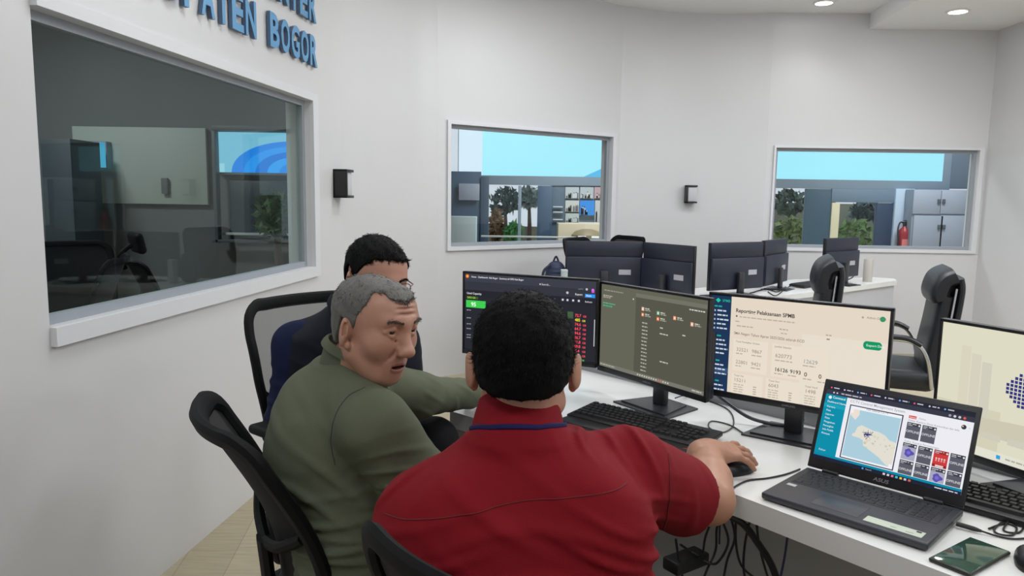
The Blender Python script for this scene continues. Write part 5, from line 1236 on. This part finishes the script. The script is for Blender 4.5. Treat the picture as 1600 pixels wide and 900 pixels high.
def garment(name, S, m, body, base, label=None):
    v, q = S.mesh(); v = relax(v, q); mb = MB(); mb.addnp(v, q, 0); o = mb.build(name, m, None, angle=0)
    o.data.transform(Matrix.Translation(-Vector(base))); o.parent = body
    return tag(o, label), v, q
def child(mb, name, m, body, base, label=None, angle=35):
    o = mb.build(name, m, None, angle=angle); o.data.transform(Matrix.Translation(-Vector(base))); o.parent = body
    return tag(o, label)
def seam(bv, rays, r, off=.0004):
    P = []
    for o, d in rays:
        h = bv.ray_cast(Vector(o), Vector(d))
        if h[0] is not None: P.append(np.array(h[0]) + np.array(h[1]) * off)
    mb = MB()
    if len(P) > 2: mb.tube(P, r, 6)
    return mb
def brow(mb, L, R, q, arch=.0, seed=0, n=85):
    r = np.random.default_rng(seed)
    for i in range(n):
        t = r.uniform(0, 1); x = q * (.014 + .034 * t); y = .0925 - .017 * t ** 1.8; zz = .0195 + .006 * math.sin(t * 2.2) + r.normal() * .0018 + arch
        h = L.bv.ray_cast(Vector(L(x, y + .0015, zz) + R[:, 1] * .05), Vector(-R[:, 1]))
        if h[0] is None: continue
        p = np.array(h[0]); d = R @ unit((q * .8, .25, .45 - .7 * t)); mb.tube([p, p + d * .004, p + d * .008], [.0005, .00045, .0002], 3)
def legs_sdf(S, hips, knees, ankles, rk=.072, rh=.088):
    for h, k, a in zip(hips, knees, ankles): S.chain([h, k, a], [rh, rk, .052], .03)
def shoes(body, base, feet):
    for a, d in feet:
        a = np.array(a, float); d = unit((d[0], d[1], 0)); S = SDF(a - V3(.2, .2, .12), a + V3(.22, .22, .12), .008)
        g = V3(a[0], a[1], .04); S.cone(g - d * .05, g + d * .06, .042, .045, .02); S.cone(g + d * .05, g + d * .15, .045, .034, .03); S.cone(g - d * .03, a, .045, .045, .03); S.cut((0, 0, .004), (0, 0, -1))
        v, q = S.mesh(); mb = MB(); mb.addnp(v, q, 0); child(mb, 'shoe', mat('black_shoe', (24, 23, 24), .4), body, base)

# ---- the man in the red shirt, seen from behind ----
RB = V3(.06, 1.12, 0)
rc = V3(.022, 1.265, 1.158); rR = head_frame((.03, 1), .06, .01); rneck = V3(.012, 1.232, 1.03)
rst = [(.06, 1.13, .46, .18, .13, .3), (.06, 1.13, .55, .195, .14, .25), (.045, 1.14, .70, .195, .142, .18), (.03, 1.165, .86, .205, .135, .14), (.035, 1.19, .94, .195, .122, .14), (.028, 1.21, .995, .145, .098, .16), (.018, 1.225, 1.045, .085, .074, .16), (.014, 1.232, 1.085, .064, .062, .1)]
RSr, REr, RWr = V3(.215, 1.29, .960), V3(.455, 1.60, .778), V3(.508, 1.828, .806)
RSl, REl, RWl = V3(-.145, 1.21, .905), V3(-.165, 1.38, .735), V3(.02, 1.56, .70)
SK_R = skin('skin_brown', (168, 122, 100))
rlimbs = [([RSr, REr], [.06, .05]), ([RSl, REl], [.06, .05]), ([(.14, 1.12, .52), (.32, 1.48, .56), (.38, 1.56, .10)], [.09, .07, .05]), ([(-.02, 1.13, .52), (.09, 1.54, .56), (.12, 1.66, .10)], [.09, .07, .05])]
red, RL = person_body(RB, 'person in a dark red shirt seen from behind, right hand on the mouse', SK_R, (rc, rR, rneck), rst, rlimbs,
    [(RWr, (.90, .42, -.07), (-.02, -.22, 1), -1, (.24, .34, .42, .5), .50, .3, REr, .058, .036), (RWl, (.55, .8, -.1), (-.2, 0, 1), 1, (.6, .6, .6, .6), .1, .4, REl, .046, .030)], ear=.011, hs=1.03)
M_RED = mat('dark_red_cotton', (116, 14, 25), .8, spec=.15, bump=.25, bscale=500, var=.05, vscale=14)
S = SDF((-.32, .92, .50), (.60, 1.80, 1.13), .0045)
S.loft([r for r in rst if .5 < r[2] < 1.06], .03, .004)
S.cone((.06, 1.235, .995), (.205, 1.285, .957), .055, .070, .05); S.cone((-.03, 1.222, .985), (-.140, 1.205, .905), .050, .074, .05)
S.ell((.014, 1.205, 1.055), (.078, .058, .043), None, .03); S.ell((.12, 1.16, .93), (.10, .085, .10), None, .05); S.ell((-.09, 1.14, .90), (.10, .085, .10), None, .05)
cuff = RSr * .43 + REr * .57; ax = unit(REr - RSr)
S.cone(RSr, RSr * .32 + REr * .68 + V3(0, 0, -.012), .076, .086, .04)
S.cone(RSr * .55 + REr * .45, REr + ax * .12, .056, .070, .008, True); S.cut(cuff + V3(.02, .02, 0), ax * .8 + V3(.25, .1, .05), cuff - .16, cuff + .24)
S.cone(RSl, RSl * .25 + REl * .75, .074, .070, .04); axl = unit(REl - RSl); S.cut(RSl * .3 + REl * .7, axl, REl - .15, REl + .13)
S.fold((.20, 1.20, .87), .075, (.35, .2, .9), .042, 0.0180); S.fold((-.12, 1.12, .83), .10, (-.35, 0, .95), .06, 0.0165, 1.0); S.fold((.06, 1.05, .80), .13, (.12, 0, 1), .075, 0.0195, .5, (1, 0, 0)); S.fold((.14, 1.09, .90), .07, (.5, 0, .85), .05, 0.0090, .4)
S.fold((.22, 1.25, 1.02), .06, (.8, .5, .3), .05, 0.0090); S.fold((.33, 1.42, .86), .07, (.8, .2, .5), .09, 0.0090, .8); S.fold((-.17, 1.18, .97), .06, (-.7, .1, .6), .05, 0.0075)
S.fold((-.02, 1.08, .97), .10, (.5, 0, .85), .08, 0.0060, 1.2); S.fold((.26, 1.33, .90), .06, (.2, .3, .9), .045, 0.0105); S.fold((.12, 1.20, 1.04), .05, (1, .2, .2), .05, 0.0075, .6)
S.wobble(.0022, .16, 3)
shirt, v, q = garment('shirt', S, M_RED, red, RB)
bv = BVHTree.FromPolygons([tuple(p) for p in v], [tuple(int(i) for i in f) for f in q])
M_SEAM = mat('dark_red_seam', (94, 11, 20), .8)
mb = seam(bv, [((x, .7, .938 + (x + .215) / .45 * .064 + .012 * (1 - (x / .23) ** 2)), (0, 1, 0)) for x in np.linspace(-.20, .190, 60)], .0011); child(mb, 'yoke_seam', M_SEAM, red, RB)
mb = seam(bv, [((.215 + .018 * t, .7 + .1 * t, 1.055 - .21 * t), (.12, 1, -.05)) for t in np.linspace(0, 1, 40)], .0013); child(mb, 'armhole_seam', M_SEAM, red, RB)
Rc = head_frame((.08, 1), .45, .03)
mb = collar(V3(.014, 1.226, 1.046), Rc, .060, .058, .062, .012, .25, .004, .92); child(mb, 'collar', M_RED, red, RB)
lan = []
for a in np.linspace(PI * .90, PI * 2.06, 44):
    o_ = V3(.014, 1.226, 1.046) + Rc @ V3(.0825 * math.cos(a), .0805 * math.sin(a), .003); h = bv.ray_cast(Vector(o_ + V3(0, 0, .1)), Vector((0, 0, -1)))
    if h[0] is not None: o_[2] = max(o_[2], h[0][2] + .002)
    lan.append(o_)
mb = MB(); mb.tube(lan, .0032, 8, 0, (1.3, .6)); child(mb, 'lanyard', mat('navy_violet_lanyard', (26, 22, 72), .7, spec=.2), red, RB)
S = SDF(rc - .16, rc + V3(.16, .16, .2), .003); scalp(S, rc, rR, 1.03, .0085, [(0, .088), (40, .075), (62, .03), (76, .0), (84, .015), (98, .026), (110, .012), (124, -.018), (150, -.034), (180, -.036)]); S.wobble(.0007, .03, 5)
M_HB = mat('black_hair', (6, 6, 7), .65, spec=.1, bump=.6, bscale=160); M_HB2 = mat('black_hair_sheen', (12, 12, 14), .5, spec=.25)
v, q = S.mesh(); n = vnormals(v, q); mb = MB(); mb.addnp(v, q, 0); hz = ((v - rc) @ rR)[:, 2]; up = hz > .0
crown = rc + rR @ V3(.012, -.055, .125); strands(mb, v[up], n[up], 13000, .017, .0005, (.30, crown), .36, 2, (0, 0, 1)); strands(mb, v[~up], n[~up], 4500, .008, .0005, (.25, crown), .2, 3, (0,)); child(mb, 'hair', [M_HB, M_HB2], red, RB, angle=0)
mb = MB(); brow(mb, RL, rR, 1, seed=1); brow(mb, RL, rR, -1, seed=2); child(mb, 'eyebrows', M_HB, red, RB, angle=0)
M_TRD = mat('dark_trousers', (18, 19, 23), .85, spec=.25, bump=.2, bscale=300)
S = SDF((-.2, .92, .06), (.52, 1.8, .66), .009); S.loft([r for r in rst if r[2] < .6], .04, -.006); legs_sdf(S, [(.14, 1.12, .52), (-.02, 1.13, .52)], [(.32, 1.48, .56), (.09, 1.54, .56)], [(.38, 1.56, .11), (.12, 1.66, .11)])
garment('trousers', S, M_TRD, red, RB); shoes(red, RB, [((.38, 1.56, .10), (.35, .93)), ((.12, 1.66, .10), (.2, .98))])

# ---- the man in the olive shirt ----
OB = V3(-.35, 1.62, 0)
oc = V3(-.296, 1.574, 1.173); oR = head_frame((.80, -.60), .14, .05); oneck = V3(-.372, 1.625, 1.03)
oyw = math.atan2(-.95, .30) + PI   # across the chest
ost = [(-.34, 1.63, .46, .18, .135, oyw), (-.345, 1.63, .56, .19, .14, oyw), (-.365, 1.63, .68, .185, .135, oyw), (-.388, 1.628, .80, .183, .132, oyw), (-.398, 1.625, .90, .180, .132, oyw), (-.388, 1.625, .98, .160, .116, oyw), (-.378, 1.622, 1.03, .12, .09, oyw), (-.372, 1.625, 1.08, .062, .062, oyw)]
OSr, OEr, OWr = V3(-.285, 1.475, .985), V3(-.125, 1.53, .748), V3(-.03, 1.75, .70)
OSl, OEl, OWl = V3(-.375, 1.77, 1.0), V3(-.262, 2.03, .893), V3(-.122, 2.325, .818)
SK_O = skin('skin_tan', (170, 126, 106))
olimbs = [([OSr, OEr], [.058, .05]), ([OSl, OEl], [.058, .05]), ([(-.33, 1.54, .52), (-.02, 1.72, .55), (.02, 1.80, .10)], [.09, .07, .05]), ([(-.36, 1.71, .52), (-.13, 1.93, .55), (-.08, 2.05, .10)], [.09, .07, .05])]
oliv, OL = person_body(OB, 'person with short grey hair in an olive green jacket, talking, arm stretched to the desk', SK_O, (oc, oR, oneck), ost, olimbs,
    [(OWl, (.36, .88, -.30), (.0, .25, 1), -1, (.25, .25, .3, .35), .15, .3, OEl, .044, .029), (OWr, (.5, .8, -.1), (.1, -.2, 1), 1, (.6, .6, .6, .6), .1, .4, OEr, .044, .029)], mouth=.5, age=1.0, rec=.024, lift=.009, ears=1.08, drop=.014, ear=.004, look=(.10, 1, -.08), teeth=True, hs=.945, nose=1.18)
M_OLV = mat('olive_cotton', (88, 93, 76), .82, spec=.2, bump=.22, bscale=420, var=.05, vscale=12)
S = SDF((-.62, 1.34, .50), (.02, 2.42, 1.12), .0045)
S.loft([r for r in ost if r[2] > .5], .03, .005)
S.cone((-.35, 1.57, 1.025), OSr, .058, .072, .05); S.cone((-.375, 1.67, 1.025), OSl, .058, .070, .05); S.ell((-.45, 1.62, .90), (.085, .16, .12), None, .06); S.ell((-.435, 1.66, .985), (.080, .13, .070), None, .05)
S.chain([OSr + V3(.008, -.012, 0), OSr * .4 + OEr * .6 + V3(.0, -.012, 0), OEr], [.076, .074, .064], .014); S.chain([OEr, OWr], [.062, .046], .02)
S.chain([OSl, OEl, OWl], [.072, .060, .044], .03)
al = unit(OWl - OEl); S.cut(OWl - al * .012, al, OWl - .12, OWl + .16); S.cone(OWl - al * .07, OWl + al * .05, .034, .040, .003, True)
ar = unit(OWr - OEr); S.cut(OWr - ar * .01, ar, OWr - .11, OWr + .12)
S.fold((-.23, 1.43, .90), .07, (-.1, 0, 1), .042, .008, 0, (1, 0, 0)); S.fold((-.20, 1.44, .82), .07, (.3, 0, 1), .040, .009, .7); S.fold((-.42, 1.50, .84), .10, (.55, -.1, .85), .075, .009, .3, (1, 0, 0)); S.fold((-.40, 1.50, .72), .11, (-.1, 0, 1), .060, .010, 1.4)
S.fold((-.50, 1.58, .80), .08, (.5, 0, .85), .06, .007); S.fold((-.34, 1.52, 1.0), .06, (.7, -.2, .5), .055, .005); S.fold((-.26, 2.0, .90), .07, (.25, .45, .85), .05, .006); S.fold((-.17, 2.2, .85), .07, (-.3, .6, .7), .06, .005, .5); S.fold((-.36, 1.46, .64), .10, (.1, 0, 1), .05, .009, .2)
S.fold((-.46, 1.56, .95), .08, (.6, -.1, .7), .08, .006, 2.0); S.wobble(.002, .13, 8)
_, jv, jq = garment('jacket', S, M_OLV, oliv, OB)
jb = BVHTree.FromPolygons(jv.tolist(), jq.tolist())
mb = seam(jb, [((x, .6, z_), (0, 1, 0)) for x, z_ in catmull([(-.300, 1.060), (-.330, 1.045), (-.352, 1.01), (-.362, .955), (-.355, .905)], 8)], .0012); child(mb, 'armhole_seam', mat('olive_seam', (62, 66, 54), .85), oliv, OB)
Ro = head_frame((.93, -.2), .35, .0)
mb = collar(V3(-.364, 1.618, 1.060), Ro, .061, .064, .062, .004, .30, .004, .25); child(mb, 'collar', M_OLV, oliv, OB)
hl_short = [(0, .074), (20, .078), (34, .090), (48, .084), (60, .052), (70, .024), (77, -.012), (84, -.014), (88, .014), (102, .022), (112, -.015), (128, -.05), (150, -.066), (180, -.07)]
S = SDF(oc - .16, oc + V3(.16, .16, .18), .003); scalp(S, oc, oR, .945, .0055, hl_short, .014); S.wobble(.0008, .03, 9)
M_GH = mat('grey_hair', (88, 86, 82), .6, bump=.5, bscale=200, var=.35, vscale=60); M_GH2 = mat('dark_grey_hair', (56, 54, 52), .55); M_GH3 = mat('silver_hair', (142, 140, 136), .5)
v, q = S.mesh(); n = vnormals(v, q); mb = MB(); mb.addnp(v, q, 0); loc = (v - oc) @ oR; top = loc[:, 2] > .055
crown = oc + oR @ V3(.01, -.06, .115); strands(mb, v[top], n[top], 5500, .013, .0005, (.34, crown), .22, 4, (0, 1, 1, 2)); strands(mb, v[~top], n[~top], 6000, .009, .00045, (.22, crown), .2, 5, (0, 0, 1, 2)); child(mb, 'hair', [M_GH, M_GH2, M_GH3], oliv, OB, angle=0)
mb = MB(); brow(mb, OL, oR, 1, seed=3); brow(mb, OL, oR, -1, seed=4); child(mb, 'eyebrows', mat('brow_grey', (70, 62, 56), .6), oliv, OB, angle=0)
S = SDF((-.58, 1.36, .06), (.14, 2.2, .66), .009); S.loft([r for r in ost if r[2] < .6], .04, -.006); legs_sdf(S, [(-.33, 1.54, .52), (-.36, 1.71, .52)], [(-.02, 1.72, .55), (-.13, 1.93, .55)], [(.02, 1.80, .11), (-.08, 2.05, .11)])
garment('trousers', S, mat('green_grey_trousers', (52, 56, 48), .85, bump=.2, bscale=300), oliv, OB); shoes(oliv, OB, [((.02, 1.80, .10), (.9, .4)), ((-.08, 2.05, .10), (.7, .7))])

# ---- the man in the navy vest behind ----
BB = V3(-.48, 2.16, 0)
bc = V3(-.385, 2.075, 1.215); bR = head_frame((.62, -.78), .16, .06); bneck = V3(-.46, 2.115, 1.09)
byw = math.atan2(.16, 1.0)
bst = [(-.49, 2.19, .46, .18, .13, byw), (-.49, 2.19, .56, .185, .135, byw), (-.485, 2.17, .72, .18, .13, byw), (-.475, 2.15, .88, .195, .132, byw), (-.47, 2.14, .98, .195, .12, byw), (-.465, 2.125, 1.05, .16, .10, byw), (-.462, 2.118, 1.09, .10, .08, byw), (-.46, 2.115, 1.13, .06, .06, byw)]
BSr, BEr, BWr = V3(-.625, 2.115, 1.015), V3(-.655, 2.07, .77), V3(-.47, 1.985, .72)
BSl, BEl, BWl = V3(-.345, 2.17, 1.01), V3(-.335, 2.14, .80), V3(-.33, 2.05, .73)
SK_B = skin('skin_light_brown', (176, 130, 110))
blimbs = [([BSr, BEr], [.056, .048]), ([BSl, BEl], [.056, .048]), ([(-.47, 2.10, .52), (-.235, 2.20, .70), (-.06, 2.14, .42)], [.085, .07, .05]), ([(-.47, 2.27, .52), (-.22, 2.33, .55), (-.26, 2.30, .10)], [.085, .07, .05])]
back_m, BL = person_body(BB, 'person with glasses in a navy vest over a blue shirt, half hidden at the back', SK_B, (bc, bR, bneck), bst, blimbs,
    [(BWr, (.9, -.1, -.1), (0, -.2, 1), 1, (.6, .6, .6, .6), .1, .4, BEr, .042, .028), (BWl, (.2, -.9, -.3), (.3, 0, .9), -1, (.5, .5, .5, .5), .1, .4, BEl, .042, .028)], ear=.006, look=(0, 1, -.25), hs=.96)
M_BSH = mat('navy_blue_shirt', (20, 28, 60), .85, spec=.2, bump=.2, bscale=400); M_VEST = mat('dark_navy_vest', (15, 19, 32), .8, spec=.25, bump=.25, bscale=300)
S = SDF((-.78, 1.90, .55), (-.12, 2.40, 1.16), .0055); S.loft([r for r in bst if r[2] > .56], .03, -.004)
S.chain([(-.52, 2.12, 1.06), BSr, BEr], [.05, .062, .055], .04); S.chain([BEr, BWr], [.058, .044], .03); S.chain([(-.40, 2.13, 1.06), BSl, BEl], [.05, .060, .052], .04); S.chain([BEl, BWl], [.056, .042], .03)
S.fold((-.66, 2.06, .90), .07, (.1, 0, 1), .055, .008); S.fold((-.64, 2.05, .80), .06, (.3, 0, 1), .045, .008, .6); S.wobble(.002, .12, 12)
garment('shirt', S, M_BSH, back_m, BB)
S = SDF((-.75, 1.92, .60), (-.2, 2.38, 1.18), .0055); S.loft([r for r in bst if r[2] > .6], .03, .012); S.cone((-.52, 2.118, 1.065), (-.60, 2.12, 1.035), .048, .058, .04); S.cone((-.40, 2.13, 1.065), (-.335, 2.155, 1.035), .048, .058, .04)
S.fold((-.52, 2.02, .95), .09, (.3, 0, 1), .06, .006); S.wobble(.0015, .1, 13); garment('vest', S, M_VEST, back_m, BB)
Rb = head_frame((.5, -.85), .30, .0)
mb = collar(V3(-.458, 2.108, 1.085), Rb, .066, .068, .075, .004, .35, .005, .25); child(mb, 'collar', M_VEST, back_m, BB)
S = SDF(bc - .16, bc + V3(.16, .16, .19), .003); scalp(S, bc, bR, .96, .0085, [(0, .078), (35, .076), (52, .052), (66, .026), (76, .012), (84, .016), (88, .030), (102, .042), (112, .026), (128, -.004), (150, -.03), (180, -.05)]); S.wobble(.001, .03, 15)
v, q = S.mesh(); n = vnormals(v, q); mb = MB(); mb.addnp(v, q, 0); loc = (v - bc) @ bR; top = loc[:, 2] > .06
crown = bc + bR @ V3(0, -.06, .115); strands(mb, v[top], n[top], 4500, .016, .0006, (.5, crown), .3, 6, (0, 0, 1)); strands(mb, v[~top], n[~top], 3000, .007, .0005, (.25, crown), .2, 7, (0,)); child(mb, 'hair', [M_HB, M_HB2], back_m, BB, angle=0)
mb = MB(); brow(mb, BL, bR, 1, seed=5); brow(mb, BL, bR, -1, seed=6); child(mb, 'eyebrows', M_HB, back_m, BB, angle=0)
# glasses
mb = MB(); lens = MB()
for s_ in (-1, 1):
    ring = [BL(s_ * (.033 + .024 * math.copysign(abs(math.cos(a)) ** .7, math.cos(a))), .107 - .006 * abs(math.cos(a)) * (1 if math.cos(a) > 0 else .2), -.002 + .018 * math.copysign(abs(math.sin(a)) ** .7, math.sin(a))) for a in np.linspace(0, 2 * PI, 29)[:-1]]
    mb.tube(ring, .0013, 6, 0, None, True)
    mb.tube([BL(s_ * .057, .100, .006), BL(s_ * .074, .085, .009), BL(s_ * .081, .03, .010), BL(s_ * .083, -.005, .012), BL(s_ * .082, -.022, -.008)], .0018, 6)
    lens.add([np.array(p) for p in ring], [tuple(range(28))])
mb.tube([BL(-.010, .108, .004), BL(0, .110, .007), BL(.010, .108, .004)], .0014, 6)
gl = child(mb, 'glasses', mat('maroon_glasses_frame', (96, 40, 40), .35), back_m, BB)
lo_ = lens.build('lens', glass_mat('spectacle_lens', (.97, .98, .98))); lo_.data.transform(Matrix.Translation(-Vector(BB))); lo_.parent = gl
S = SDF((-.72, 1.98, .06), (.04, 2.48, .82), .009); S.loft([r for r in bst if r[2] < .6], .04, -.006); legs_sdf(S, [(-.47, 2.10, .52), (-.47, 2.27, .52)], [(-.235, 2.20, .70), (-.22, 2.33, .55)], [(-.06, 2.14, .42), (-.26, 2.30, .11)])
garment('trousers', S, M_TRD, back_m, BB); shoes(back_m, BB, [((-.26, 2.30, .10), (.9, .1))])
